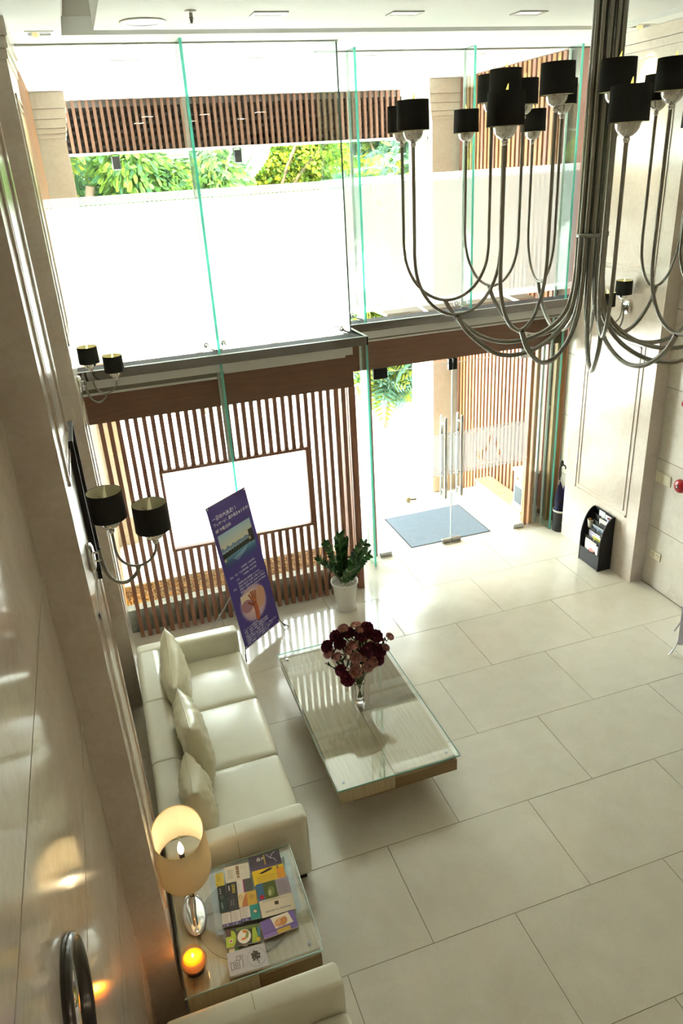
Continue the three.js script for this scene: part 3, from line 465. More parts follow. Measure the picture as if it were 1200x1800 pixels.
// ================================================================== upholstery
function soft(x0, x1, y0, y1, z0, z1, r, bulge = [0, 0, 0], n = 18) { // rounded box with swelling faces
  const g = new THREE.BoxGeometry(2, 2, 2, n, n, n), p = g.attributes.position, h = [(x1 - x0) / 2, (y1 - y0) / 2, (z1 - z0) / 2], c = [(x0 + x1) / 2, (y0 + y1) / 2, (z0 + z1) / 2], v = V(0, 0, 0);
  for (let i = 0; i < p.count; i++) {
    const t = [p.getX(i), p.getY(i), p.getZ(i)].map((a) => sin(a * PI / 2) * 0.62 + a * 0.38), q = t.map((a, k) => a * h[k]), inn = q.map((a, k) => clamp(a, -(h[k] - r), h[k] - r));
    v.set(q[0] - inn[0], q[1] - inn[1], q[2] - inn[2]); if (v.lengthSq() > 1e-12) v.setLength(r);
    const o = [inn[0] + v.x, inn[1] + v.y, inn[2] + v.z];
    for (let k = 0; k < 3; k++) { const [a, b] = [0, 1, 2].filter((m) => m !== k); o[k] += Math.sign(t[k]) * bulge[k] * (1 - t[a] ** 2) * (1 - t[b] ** 2) * (abs(t[k]) ** 3); }
    p.setXYZ(i, o[0] + c[0], o[1] + c[1], o[2] + c[2]);
  }
  g.deleteAttribute('uv'); g.deleteAttribute('normal'); const m = mergeVertices(g, 1e-5); m.computeVertexNormals(); return uvm(m, 'z');
}
function backSection(z0, z1) { // cross-section of the sofa back, swept along z
  const s = new THREE.Shape(); s.moveTo(-0.2, 0.08); s.lineTo(-0.2, 0.585); s.quadraticCurveTo(-0.2, 0.632, -0.155, 0.634); s.lineTo(-0.055, 0.634); s.quadraticCurveTo(-0.012, 0.63, 0.004, 0.585); s.lineTo(0.16, 0.3); s.lineTo(0.16, 0.08); s.closePath();
  const g = new THREE.ExtrudeGeometry(s, { depth: z1 - z0 - 0.024, bevelEnabled: true, bevelSize: 0.01, bevelThickness: 0.012, bevelSegments: 3, curveSegments: 8 }); return uvm(g.translate(0, 0, z0 + 0.012), 'z');
}
function makeSofa(label) { // origin: middle of the back edge on the floor; runs along z
  const t = thing('sofa', label, 'sofa', [0, 0, 0], 0), L = 2.53, a = L / 2, w = 0.15;
  for (const s of [-1, 1]) { const am = part('armrest', soft(-0.2, 0.745, 0.075, 0.632, s > 0 ? a - w : -a, s > 0 ? a : -a + w, 0.032, [0.006, 0.006, 0.008]), M.leather, t); part('seam', [box(0.26, 0.263, 0.1, 0.6, s > 0 ? a + 0.0055 : -a - 0.0075, s > 0 ? a + 0.0075 : -a - 0.0055), rod([0.2615, 0.6395, s > 0 ? a - w + 0.03 : -a + 0.03], [0.2615, 0.6395, s > 0 ? a - 0.03 : -a + w - 0.03], 0.0015, 5)], M.seam, am); }
  const i = a - w, sw = 2 * i / 3;
  for (let k = 0; k < 3; k++) { part('back_section', backSection(-i + k * sw + 0.001, -i + (k + 1) * sw - 0.001), M.leather, t); part('seat_cushion', soft(0.1, 0.75, 0.235, 0.425, -i + k * sw + 0.002, -i + (k + 1) * sw - 0.002, 0.04, [0.008, 0.022, 0.004]), M.leather, t); }
  part('base', soft(-0.19, 0.735, 0.07, 0.25, -i, i, 0.015, [0, 0, 0], 8), M.leather, t);
  for (const x of [-0.14, 0.68]) for (const z of [-a + 0.08, a - 0.08]) part('foot', box(x - 0.03, x + 0.03, 0, 0.08, z - 0.03, z + 0.03), M.black, t);
  return t;
}
const sofa = makeSofa('cream leather three-seat sofa with loose pillows, between the banner and the side table'); sofa.position.set(0.0, 0, -4.885);
const sofa2 = sofa.clone(); sofa2.name = numbered('sofa'); scene.add(sofa2); sofa2.position.set(-0.13, 0, -1.345); tag(sofa2, 'cream leather sofa of which only the rounded arm end shows at the bottom edge', 'sofa');
function makePillow(w, h, T, s) {
  const n = 34, g = new THREE.PlaneGeometry(2, 2, n, n), mk = (sg) => { const q = g.clone(), p = q.attributes.position; for (let i = 0; i < p.count; i++) {
      const u = p.getX(i), v = p.getY(i), au = abs(u), av = abs(v), e = Math.pow(max(0, 1 - au ** 3.2), 0.55) * Math.pow(max(0, 1 - av ** 3.2), 0.55);
      const wr = (noise.noise(u * 2.4 + s, v * 2.4, s) * 0.5 + noise.noise(u * 6 + s, v * 6, s + 3) * 0.22 + 0.5 * noise.noise((u + v) * 4 + s, (u - v) * 1.2, s)) * 0.034 * Math.pow(e, 0.3);
      const pin = 1 - 0.09 * (1 - v * v) * au ** 4, pin2 = 1 - 0.09 * (1 - u * u) * av ** 4;
      p.setXYZ(i, u * w / 2 * pin, v * h / 2 * pin2, sg * (T / 2 * e + wr * (e > 0.02 ? 1 : 0))); }
    if (sg < 0) { const ix = q.index.array; for (let k = 0; k < ix.length; k += 3) { const a = ix[k]; ix[k] = ix[k + 1]; ix[k + 1] = a; } } return q; };
  const a = mk(1), b = mk(-1); for (const q of [a, b]) { q.deleteAttribute('uv'); q.deleteAttribute('normal'); }
  const m = mergeVertices(mergeGeometries([a.toNonIndexed(), b.toNonIndexed()]), 1e-4); m.computeVertexNormals(); return uvm(m, 'y');
}
function pillow(label, x, y, z, lean, yaw, roll, s, w = 0.6, h = 0.52) {
  const t = thing('pillow', label, 'pillow', [x, y, z]); t.rotation.set(0, PI / 2 + yaw, 0); t.rotateX(-lean); t.rotateZ(roll);
  part('cover', makePillow(w, h, 0.21, s), M.leatherSoft, t);
  const e = []; for (let k = 0; k < 48; k++) { const a = k / 48 * 2 * PI, c = cos(a), q = sin(a), m = 1 / max(abs(c), abs(q)), u = c * m, v = q * m; e.push([u * w / 2 * (1 - 0.09 * (1 - v * v) * u ** 4) * 1.004, v * h / 2 * (1 - 0.09 * (1 - u * u) * v ** 4) * 1.004, 0]); }
  part('piping', tube(e, 0.004, 120, 6, true), M.leatherSoft, t);
}
pillow('cream leather pillow at the banner end of the sofa, its creased top corner standing up', 0.10, 0.655, -5.5, 0.12, -0.05, 0.12, 3, 0.8, 0.48);
pillow('largest cream leather pillow in the middle of the sofa, showing its full face', 0.135, 0.665, -4.66, 0.14, 0.06, -0.2, 11, 0.72, 0.54);
pillow('cream leather pillow at the lamp end of the sofa, half hidden behind the middle pillow', 0.07, 0.635, -4.06, 0.12, 0.0, -0.1, 19, 0.48, 0.46);

// ================================================================== tables
{ // coffee table of offset timber blocks under a glass sheet
  const t = thing('coffee_table', 'low rectangular coffee table of pale and dark timber blocks under a glass sheet', 'table', [0, 0, 0]);
  part('plinth', bx(1.25, 1.86, 0, 0.27, -5.5, -4.2, 'z'), M.walnut, t);
  part('top_block', uvm(rbox(1.075, 1.52, 0.275, 0.40, -5.745, -3.955, 0.004), 'z'), M.oak, t, 'long pale block');
  part('top_block', uvm(rbox(1.523, 2.035, 0.275, 0.396, -4.735, -3.985, 0.004), 'z', 0.3, 0.7), M.oak, t, 'short pale block');
  part('top_block', uvm(rbox(1.523, 2.035, 0.275, 0.392, -5.745, -4.738, 0.004), 'z', 0.9, 0.2), M.walnut, t, 'dark brown block');
  part('side_board', bx(1.523, 2.037, 0.27, 0.372, -3.985, -3.957, 'x'), M.walnut, t);
  const g = part('glass_sheet', box(1.055, 2.055, 0.418, 0.43, -5.765, -3.94), M.tableGlass, t);
  part('polished_edge', [box(1.055, 2.055, 0.4175, 0.4305, -3.9405, -3.937), box(1.055, 2.055, 0.4175, 0.4305, -5.768, -5.7645), box(1.0515, 1.055, 0.4175, 0.4305, -5.765, -3.94), box(2.055, 2.0585, 0.4175, 0.4305, -5.765, -3.94)], M.tableEdge, g);
  for (const x of [1.13, 1.98]) for (const z of [-5.68, -4.03]) part('standoff', rod([x, 0.392, z], [x, 0.4185, z], 0.011, 14), M.brushed, t);
}
{ // side table with an inlaid disc
  const t = thing('side_table', 'square timber side table with an inlaid disc under glass, holding lamp and leaflets', 'table', [0, 0, 0]);
  const x0 = -0.205, x1 = 0.575, z0 = -3.545, z1 = -2.785;
  part('top_block', uvm(rbox(x0, 0.2, 0.33, 0.468, z0, z1, 0.004), 'z'), M.oak, t, 'pale half'); part('top_block', uvm(rbox(0.203, x1, 0.33, 0.462, z0, z1 - 0.03, 0.004), 'z', 0.4, 0.3), M.oak, t, 'pale half');
  part('side_board', bx(0.203, x1, 0.32, 0.44, z1 - 0.03, z1 - 0.004, 'x'), M.walnut, t); part('plinth', bx(-0.05, 0.43, 0, 0.33, -3.4, -2.95, 'z'), M.walnut, t);
  part('inlaid_disc', uvm(new THREE.CylinderGeometry(0.285, 0.285, 0.012, 64).translate(0.205, 0.468, -3.17), 'z'), std({ map: oakTex, color: 0xa9a091, roughness: 0.5 }), t);
  const g = part('glass_sheet', box(x0 - 0.012, x1 + 0.012, 0.488, 0.5, z0 - 0.012, z1 + 0.012), M.tableGlass, t);
  part('polished_edge', [box(x0 - 0.012, x1 + 0.012, 0.4875, 0.5005, z1 + 0.0115, z1 + 0.015), box(x1 + 0.0115, x1 + 0.015, 0.4875, 0.5005, z0 - 0.012, z1 + 0.012), box(x0 - 0.012, x1 + 0.012, 0.4875, 0.5005, z0 - 0.015, z0 - 0.0115)], std({ color: 0xbfd9d2, roughness: 0.12, metalness: 0.3 }), g);
  for (const x of [-0.15, 0.52]) for (const z of [-3.49, -2.85]) part('standoff', rod([x, 0.462, z], [x, 0.489, z], 0.01, 12), M.brushed, t);
}
{ // table lamp with oval pleated shade
  const t = thing('table_lamp', 'lit table lamp with an oval pleated cream shade and curved chrome stem', 'lamp', [-0.092, 0.5, -3.27]);
  part('base', lathe([[0, 0], [1, 0], [1, 0.006], [0.9, 0.016], [0.6, 0.02], [0, 0.022]], 48).scale(0.072, 1, 0.152), M.chrome, t);
  part('stem', tube([[0, 0.015, 0.04], [0.006, 0.05, 0.015], [0.012, 0.1, -0.015], [0.008, 0.18, -0.02], [0, 0.28, -0.01], [0, 0.4, 0], [0, 0.47, 0]], 0.013, 40, 12), M.chrome, t);
  part('stem_ribbon', tube([[0, 0.012, 0.09], [0.0, 0.06, 0.06], [0.004, 0.1, 0.02], [0.01, 0.13, -0.015]], 0.016, 30, 10), M.chrome, t);
  part('bulb_holder', lathe([[0, 0.45], [0.02, 0.45], [0.022, 0.465], [0.016, 0.49], [0.016, 0.525], [0, 0.525]], 18), M.darkMetal, t);
  part('bulb', lathe([[0, 0.525], [0.012, 0.528], [0.019, 0.55], [0.017, 0.575], [0.008, 0.605], [0, 0.622]], 18), std({ color: 0xffffff, emissive: 0xffe6b4, emissiveIntensity: 1.6 }), t);
  const lp = new THREE.PointLight(0xffe0ac, 0.05); lp.name = 'table_lamp_light'; lp.position.set(0, 0.575, 0); t.add(lp);
  const pleats = (ry0, ry1, y0, y1, inside) => { const n = 200, pos = [], idx = []; for (let j = 0; j <= 6; j++) for (let i = 0; i <= n; i++) { const a = i / n * 2 * PI, f = j / 6, r = lerp(ry0, ry1, f) + (inside ? -0.0022 : (i % 2 ? 0.0042 : -0.0012)); pos.push(r * cos(a) * 0.735, lerp(y0, y1, f), r * sin(a)); }
    for (let j = 0; j < 6; j++) for (let i = 0; i < n; i++) { const a = j * (n + 1) + i, b = a + n + 1; idx.push(...(inside ? [a, a + 1, b, b, a + 1, b + 1] : [a, b, a + 1, b, b + 1, a + 1])); }
    const g = new THREE.BufferGeometry(); g.setAttribute('position', new THREE.Float32BufferAttribute(pos, 3)); g.setIndex(idx); g.computeVertexNormals(); return plain(g); };
  const cloth = phy({ color: new THREE.Color(0.74, 0.64, 0.47), transmission: 0.4, thickness: 0, roughness: 0.98, ior: 1.2, specularIntensity: 0.1 });
  const sh = part('lamp_shade', pleats(0.216, 0.2, 0.435, 0.70, false), cloth, t);
  part('shade_lining', pleats(0.2145, 0.1985, 0.437, 0.698, true), phy({ color: new THREE.Color(0.84, 0.81, 0.68), transmission: 0.3, thickness: 0, roughness: 0.98, ior: 1.2, specularIntensity: 0.1 }), sh);
  part('shade_rim', [new THREE.TorusGeometry(0.2, 0.003, 8, 72).rotateX(PI / 2).scale(0.735, 1, 1).translate(0, 0.70, 0), new THREE.TorusGeometry(0.216, 0.003, 8, 72).rotateX(PI / 2).scale(0.735, 1, 1).translate(0, 0.435, 0)], std({ color: 0xd9c48f, roughness: 0.8 }), sh);
  part('shade_carrier', [rod([-0.15, 0.45, 0], [0.15, 0.45, 0], 0.002, 5), rod([0, 0.45, -0.205], [0, 0.45, 0.205], 0.002, 5)], M.brushed, sh);
}
{ // amber candle globe
  const t = thing('candle_globe', 'glass candle globe glowing amber on the near corner of the side table', 'candle holder', [-0.135, 0.5, -2.92]);
  part('base', lathe([[0, 0], [0.052, 0], [0.055, 0.008], [0.05, 0.016], [0, 0.016]], 28), M.black, t);
  part('glass_globe', lathe([[0.03, 0.016], [0.055, 0.024], [0.072, 0.05], [0.077, 0.08], [0.072, 0.11], [0.06, 0.135], [0.058, 0.14], [0.0565, 0.139], [0.058, 0.134], [0.07, 0.109], [0.075, 0.08], [0.07, 0.051], [0.053, 0.026], [0.03, 0.018]], 36), phy({ color: new THREE.Color(1, 0.90, 0.80), transmission: 1, thickness: 0, roughness: 0.05, ior: 1.4 }), t);
  part('wax', lathe([[0, 0.02], [0.045, 0.024], [0.062, 0.05], [0.066, 0.078], [0.06, 0.1], [0.04, 0.104], [0, 0.1]], 32), phy({ color: new THREE.Color(0.9, 0.55, 0.32), emissive: 0xff8a3a, emissiveIntensity: 0.07, roughness: 0.5 }), t);  // flame glow through the wax put in as emissive colour
  part('melted_pool', lathe([[0, 0.1055], [0.045, 0.1055], [0.056, 0.103]], 30), std({ color: 0xffc14a, emissive: 0xffa200, emissiveIntensity: 0.3, side: THREE.DoubleSide }), t);  // light of the flame on the pool put in as emissive
  part('flame', lathe([[0, 0.106], [0.006, 0.11], [0.008, 0.118], [0.004, 0.132], [0, 0.142]], 12), std({ color: 0xfff0b0, emissive: 0xffd060, emissiveIntensity: 3 }), t);
  const l = new THREE.PointLight(0xff9a30, 0.02); l.name = 'candle_light'; l.position.set(0, 0.124, 0); t.add(l);
}

// ================================================================== bouquet in a cut-glass vase
const BX = 1.555, BZ = -4.83;
{
  const t = thing('vase', 'clear cut-glass vase full of stems standing on the glass coffee table', 'vase', [BX, 0.4305, BZ]);
  const prof = [[0, 0], [0.036, 0], [0.04, 0.008], [0.038, 0.03], [0.034, 0.06], [0.036, 0.12], [0.041, 0.17], [0.048, 0.205], [0.051, 0.215], [0.047, 0.214], [0.037, 0.17], [0.031, 0.12], [0.029, 0.06], [0.03, 0.034], [0, 0.03]];
  const g = lathe(prof, 40), p = g.attributes.position; for (let i = 0; i < p.count; i++) { const x = p.getX(i), z = p.getZ(i), r = hypot(x, z), a = Math.atan2(z, x), k = 1 + (r > 0.032 ? 0.05 * abs(sin(a * 8 + p.getY(i) * 30)) : 0); p.setX(i, x * k); p.setZ(i, z * k); } g.computeVertexNormals();
  part('body', g, M.crystal, t);
}
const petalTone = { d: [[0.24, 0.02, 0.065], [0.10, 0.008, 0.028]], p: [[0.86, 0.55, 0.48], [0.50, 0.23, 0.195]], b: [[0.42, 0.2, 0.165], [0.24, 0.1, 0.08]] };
function petal(w, h, cup, seedv) { const g = new THREE.PlaneGeometry(1, 1, 4, 5), p = g.attributes.position; for (let i = 0; i < p.count; i++) { const u = p.getX(i) * 2, v = p.getY(i) + 0.5, wd = w * (0.35 + 0.65 * Math.pow(sin(min(1, v * 1.02 + 0.08) * PI * 0.62), 0.8)) * (v > 0.88 ? 0.85 : 1); p.setXYZ(i, u * wd / 2, v * h, cup * (v * v) * h - 0.38 * w * u * u - 0.05 * w * sin(u * 5 + seedv) * v); } g.computeVertexNormals(); return g; }
function bloomGeo(kind) { // many cupped petals in rings, opening upwards (+y)
  const gs = [], R = kind === 'b' ? [[5, 0.006, 1.45, 0.018, 0.026, -0.5], [5, 0.009, 1.25, 0.02, 0.024, -0.35]] : kind === 'd' ? [[5, 0.004, 1.3, 0.014, 0.018, -0.5], [7, 0.008, 1.0, 0.02, 0.024, -0.35], [8, 0.011, 0.7, 0.026, 0.03, -0.25], [9, 0.013, 0.42, 0.031, 0.034, -0.1], [9, 0.014, 0.16, 0.033, 0.034, 0.1]] : [[4, 0.003, 1.5, 0.010, 0.018, -0.5], [5, 0.007, 1.45, 0.015, 0.022, -0.55], [6, 0.0115, 1.38, 0.02, 0.025, -0.55], [7, 0.016, 1.28, 0.025, 0.027, -0.55], [8, 0.020, 1.14, 0.028, 0.028, -0.5], [8, 0.0235, 0.95, 0.031, 0.028, -0.4], [8, 0.025, 0.6, 0.031, 0.024, -0.15]];
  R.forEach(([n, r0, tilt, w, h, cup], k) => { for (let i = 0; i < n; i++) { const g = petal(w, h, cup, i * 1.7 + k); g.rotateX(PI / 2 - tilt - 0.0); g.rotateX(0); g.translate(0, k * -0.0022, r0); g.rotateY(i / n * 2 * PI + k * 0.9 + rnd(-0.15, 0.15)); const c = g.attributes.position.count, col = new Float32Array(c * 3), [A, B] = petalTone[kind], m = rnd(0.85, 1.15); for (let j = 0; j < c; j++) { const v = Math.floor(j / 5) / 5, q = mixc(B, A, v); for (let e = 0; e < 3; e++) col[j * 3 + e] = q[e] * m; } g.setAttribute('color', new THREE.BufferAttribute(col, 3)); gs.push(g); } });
  const g = mergeGeometries(gs); return g;
}
const petalMat = phy({ vertexColors: true, roughness: 0.75, side: THREE.DoubleSide, sheen: 0.3, sheenRoughness: 0.6 });
const stemMat = std({ color: 0x4a5a34, roughness: 0.7 }), leafDark = phy({ color: 0x2f3d24, roughness: 0.6, side: THREE.DoubleSide });
{
  const vars = { d: [bloomGeo('d'), bloomGeo('d')], p: [bloomGeo('p'), bloomGeo('p')], b: [bloomGeo('b')] }, heart = new THREE.SphereGeometry(0.0065, 10, 8).translate(0, 0.004, 0), heartM = std({ color: 0x2b1a16, roughness: 0.9 });
  const F = [[1.613,1.080,-5.008,'p',1],[1.697,1.063,-4.969,'d',1],[1.507,1.061,-5.028,'p',1],[1.645,1.048,-4.977,'p',1],[1.542,1.029,-4.998,'d',1],[1.749,0.999,-4.907,'d',1.15],[1.439,1.012,-5.015,'d',1.15],[1.640,1.005,-4.951,'d',1.1],[1.857,0.993,-4.858,'p',.75],[1.538,0.976,-4.880,'p',1],[1.344,0.950,-4.996,'d',1],[1.752,0.902,-4.836,'d',1.1],[1.804,0.917,-4.826,'p',.75],[1.346,0.897,-4.959,'p',1],[1.404,0.886,-4.904,'p',.85],[1.517,0.936,-4.761,'p',1.1],[1.639,0.892,-4.717,'p',1.05],[1.707,0.876,-4.757,'d',1],[1.491,0.853,-4.699,'p',1.15],[1.422,0.785,-4.720,'d',1.1],[1.388,0.835,-4.785,'d',.9],[1.613,0.954,-4.783,'d',1],[1.443,0.918,-4.796,'b',.6],[1.309,0.833,-4.920,'b',.5],[1.588,0.871,-4.692,'p',.9],[1.693,0.924,-4.875,'d',.9],[1.452,0.957,-4.975,'d',1],[1.481,0.958,-4.844,'p',.7],[1.581,0.926,-4.737,'p',.6],[1.798,0.961,-4.861,'b',.5]];
  const special = { 0: 'dusty pink bloom at the very top of the bouquet, facing away', 5: 'large dark burgundy bloom at the upper right of the bouquet', 6: 'large dark burgundy bloom at the upper left of the bouquet', 8: 'small dusty pink bloom sticking out furthest right of the bouquet', 10: 'dark burgundy bloom at the left edge of the bouquet, above a pink one', 13: 'dusty pink bloom at the left edge of the bouquet under a dark one', 16: 'dusty pink bloom at the lower right of the bouquet, showing its dark heart', 18: 'lowest dusty pink bloom, right above the vase mouth', 19: 'lowest dark burgundy bloom of the bouquet, hanging left of the vase', 15: 'dusty pink bloom facing straight out from the middle of the bouquet', 23: 'tiny round bud on a thin stem sticking out at the left of the bouquet',
    1: 'dark burgundy bloom at the top of the bouquet, right of the topmost pink one', 2: 'dusty pink bloom at the top left of the bouquet', 3: 'dusty pink bloom just below the topmost bloom of the bouquet', 4: 'dark burgundy bloom in the upper row, right of the large upper left one',
    7: 'dark burgundy bloom right below the second pink one from the top', 9: 'dusty pink bloom in the upper middle, above the one facing straight out', 11: 'dark burgundy bloom at the right side, left of a small pink one', 12: 'small dusty pink bloom at the right edge, below the furthest right one',
    14: 'shaded dusty pink bloom right beside the pink one at the left edge', 17: 'lower right dark burgundy bloom beside the pink one with a dark heart', 20: 'dark burgundy bloom at the lower left, above the lowest dark one', 21: 'dark burgundy bloom deep in the middle between two pink ones', 22: 'closed pink bud in the middle left of the bouquet',
    24: 'half hidden dusty pink bloom right of the lowest pink one', 25: 'dark burgundy bloom right of the centre, under the large upper right one', 26: 'dark burgundy bloom left of the centre, under the large upper left one', 27: 'small dusty pink bloom left of the upper middle one', 28: 'small dusty pink bloom between the straight-facing one and the dark-hearted one', 29: 'closed pink bud beside the furthest right bloom' };
  F.forEach(([x, y, z, k, s], i) => {
    const t = thing(k === 'b' ? 'flower_bud' : 'ranunculus', special[i] ?? (k === 'd' ? 'dark burgundy bloom among the others in the bouquet on the coffee table' : k === 'p' ? 'dusty pink bloom among the others in the bouquet on the coffee table' : 'small closed pink bud tucked between blooms of the bouquet'), 'flower', [x, y, z]);
    t.userData.group = k === 'd' ? 'dark burgundy blooms in the vase' : k === 'p' ? 'dusty pink blooms in the vase' : 'buds in the vase';
    const dir = V(x - BX, y - 0.80 + 0.12, z - BZ).normalize(); dir.multiplyScalar(0.8).add(V(-0.25, 0.59, 0.77).multiplyScalar(0.75)).normalize(); if (special[i]?.includes('away')) dir.set(0.05, 0.75, -0.6).normalize(); if (i === 15) dir.set(-0.2, 0.75, 0.62).normalize();
    const h = new THREE.Group(), q = new THREE.Quaternion().setFromUnitVectors(V(0, 1, 0), dir), m4 = new THREE.Matrix4().compose(V(0, 0, 0), q, V(1, 1, 1).multiplyScalar(s * 1.22)); void h;
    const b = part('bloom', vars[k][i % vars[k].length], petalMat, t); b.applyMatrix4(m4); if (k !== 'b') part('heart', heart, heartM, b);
    const a = V(0, 0, 0).addScaledVector(dir, -0.006), m = V((BX - x) * 0.45, (0.66 - y) * 0.5, (BZ - z) * 0.45), e1 = V(BX - x + (x - BX) * 0.13, 0.645 - y, BZ - z + (z - BZ) * 0.13), e2 = V(BX - x - (x - BX) * 0.08, 0.475 - y, BZ - z - (z - BZ) * 0.08);
    part('stem', tube([a, m, e1, e2], 0.0021, 22, 5), stemMat, t);
    { const lf = []; for (let j = 0; j < 5; j++) { const g = petal(0.02, 0.055, 0.2, j); g.rotateX(-0.6 - rnd(0, 0.5)); g.rotateY(rnd(0, 6.28)); const f = 0.12 + j * 0.11; g.translate(m.x * f * 1.6, m.y * f * 1.6, m.z * f * 1.6); lf.push(g); } part('leaf', lf, leafDark, t); }
  });
}
// ================================================================== potted plant
{
  const t = thing('potted_plant', 'dark green plant with glossy paired leaflets in a white pot by the slat screen', 'plant', [2.125, 0, -6.93]);
  part('pot', lathe([[0, 0], [0.108, 0], [0.112, 0.006], [0.125, 0.15], [0.138, 0.325], [0.155, 0.335], [0.158, 0.36], [0.15, 0.365], [0.14, 0.355], [0.134, 0.32], [0, 0.31]], 44), M.whitePot, t);
  const pb = new THREE.IcosahedronGeometry(0.011, 1), ps = []; for (let i = 0; i < 170; i++) { const r = 0.132 * sqrt(rnd()), a = rnd(0, 6.28); ps.push(pb.clone().scale(rnd(0.7, 1.3), rnd(0.6, 1), rnd(0.7, 1.3)).translate(r * cos(a), 0.322 + rnd(0, 0.014), r * sin(a))); }
  const peb = part('pebbles', ps, std({ color: 0xcfcabc, roughness: 0.8 }), t); peb.userData.kind = 'stuff';
  const leaf = (() => { const g = new THREE.PlaneGeometry(1, 1, 4, 6), p = g.attributes.position; for (let i = 0; i < p.count; i++) { const u = p.getX(i) * 2, v = p.getY(i) + 0.5, w = 0.021 * Math.pow(sin(clamp(v * 0.96 + 0.03) * PI), 0.7); p.setXYZ(i, u * w, v * 0.082, 0.10 * 0.02 * 0 + 0.006 * u * u - 0.018 * v * v); } g.computeVertexNormals(); return g; })();
  const lm = [[0x1f4a25, 0.22], [0x2a5a2c, 0.25], [0x356a30, 0.28]].map(([c, r]) => phy({ color: c, roughness: r, side: THREE.DoubleSide, transmission: 0.0 }));
  const stems = [[0.0, 0.02, -0.02, 0.60, -0.035, 0.01, 15], [-0.03, 0.0, 0.0, 0.42, -0.24, 0.02, 11], [0.03, 0.0, 0.02, 0.40, 0.22, 0.06, 10], [0.04, 0.0, -0.03, 0.42, 0.26, -0.12, 10], [0.0, 0.0, 0.03, 0.30, 0.06, 0.16, 9], [-0.02, 0.0, -0.04, 0.46, -0.10, -0.14, 11], [0.01, 0.0, 0.0, 0.5, 0.06, -0.05, 12]];
  stems.forEach(([x, , z, h, dx, dz, n], si) => {
    const A = V(x, 0.315, z), B = V(x + dx * 0.25, 0.315 + h * 0.5, z + dz * 0.25), C = V(x + dx, 0.315 + h * (1 - abs(dx) * 0.5), z + dz), cv = new THREE.QuadraticBezierCurve3(A, B, C);
    const st = part('stem', new THREE.TubeGeometry(cv, 16, 0.0065, 7), std({ color: 0x5a7a3a, roughness: 0.5 }), t);
    for (let k = 0; k < n; k++) for (const s of [-1, 1]) { const f = 0.16 + 0.82 * k / (n - 1), p = cv.getPoint(f), T = cv.getTangent(f), side = V(T.y, -T.x, 0).normalize().applyAxisAngle(T, si * 0.7 + 0.5).multiplyScalar(s); const l = part('leaf', leaf, lm[(k + si + (s > 0)) % 3], st); const y = side.clone().addScaledVector(T, 0.75).normalize(), zz = T.clone().cross(side).multiplyScalar(s).normalize(), xx = y.clone().cross(zz).normalize(); l.matrix.makeBasis(xx, y, zz.crossVectors(xx, y)); l.matrix.setPosition(p); l.matrix.decompose(l.position, l.quaternion, l.scale); l.scale.setScalar(rnd(0.9, 1.15) * (si === 0 ? 1.35 : 1.12) * (k < 2 ? 0.75 : 1)); }
    const tip = part('leaf', leaf, lm[1], st); tip.position.copy(cv.getPoint(1)); tip.quaternion.setFromUnitVectors(V(0, 1, 0), cv.getTangent(1));
  });
}
// ================================================================== banner stands (print drawn with a small stroke alphabet)
const STROKES = { '一': '15 95', '日': '21 29|21 81 89|25 85|29 89', '中': '13 93 97 17 13|51 5a', '大': '14 94|51 45 19|54 99', '満': '11 23|04 16|0a 28|33 93|52 55|72 75|4a 46 96 9a|66 69', '足': '31 81 84 34 31|56 59|56 86|36 29|1a 38 9a', 'マ': '12 92 56|47 69', 'ッ': '25 37|55 57|85 78 5a', 'サ': '14 94|32 37|72 75 5a', 'ー': '15 95', 'ジ': '22 34|15 37|19 59 85|72 83|91 a2', '、': '27 49', '。': '18 38 3a 1a 18', '露': '21 81|13 93|51 54|13 15|93 95|16 46 48 18 16|38 3a|1a 4a|66 96 59|67 9a|58 98', '天': '22 82|15 95|52 55 19|55 99', '風': '21 28 0a|21 81 88 9a|34 74|44 47 77 74|53 59|38 79', '呂': '31 71 74 34 31|54 45|26 86 8a 2a 26', 'あ': '14 84|42 49|75 49 28 36 76 98 6a', 'り': '32 36 47|72 76 4a', 'ま': '23 83|25 85|51 58 39 28 48 89', 'す': '13 93|61 66 45 47 67 5a', 'で': '13 93 55 58 7a|76 87|95 a6', '受': '21 72|22 34|42 54|72 64|16 15 95 96|27 77 3a|37 9a', '付': '31 15|25 2a|44 94|81 8a 6a|56 67', '午': '31 15|24 84|16 96|52 5a', '前': '31 42|71 62|14 94|25 2a|25 55 59|27 57|75 79|95 9a', '後': '31 13|35 17|26 2a|61 43 64|64 45|45 85|58 85|56 9a|59 4a', '時': '12 42 48 18 12|15 45|53 93|71 75|55 95|46 96|86 8a 7a', '男': '21 81 85 25 21|51 55|23 83|16 96 89 7a|56 2a', '女': '41 27 8a|71 56 1a|14 94', '性': '31 3a|13 15|43 54|53 93|71 7a|56 96|4a 9a', '平': '12 92|33 44|73 64|15 95|51 5a', '土': '24 84|51 5a|1a 9a', 'の': '53 49 27 25 43 73 96 7a', 'な': '14 54|32 17|74 95|68 6a 49|68 98', 'し': '32 38 5a 98', 'く': '72 26 7a', 'に': '22 2a|54 94|58 69 99', 'て': '13 93 55 57 8a', 'い': '23 28 39|73 86', 'は': '22 2a|44 94|72 79 59|79 9a', 'だ': '14 64|31 1a|56 96|58 69 99|82 93', 'さ': '24 84|51 76|37 4a 8a', 'お': '14 54|32 39 18 47 87 99 6a|83 94', 'か': '14 64 6a|41 1a|73 95', 'ら': '42 53|24 36 66 88 5a', 'ン': '22 44|19 59 94', 'ボ': '14 94|52 5a|26 18|76 98', 'イ': '82 26|55 5a', '〜': '16 35 56 75' };
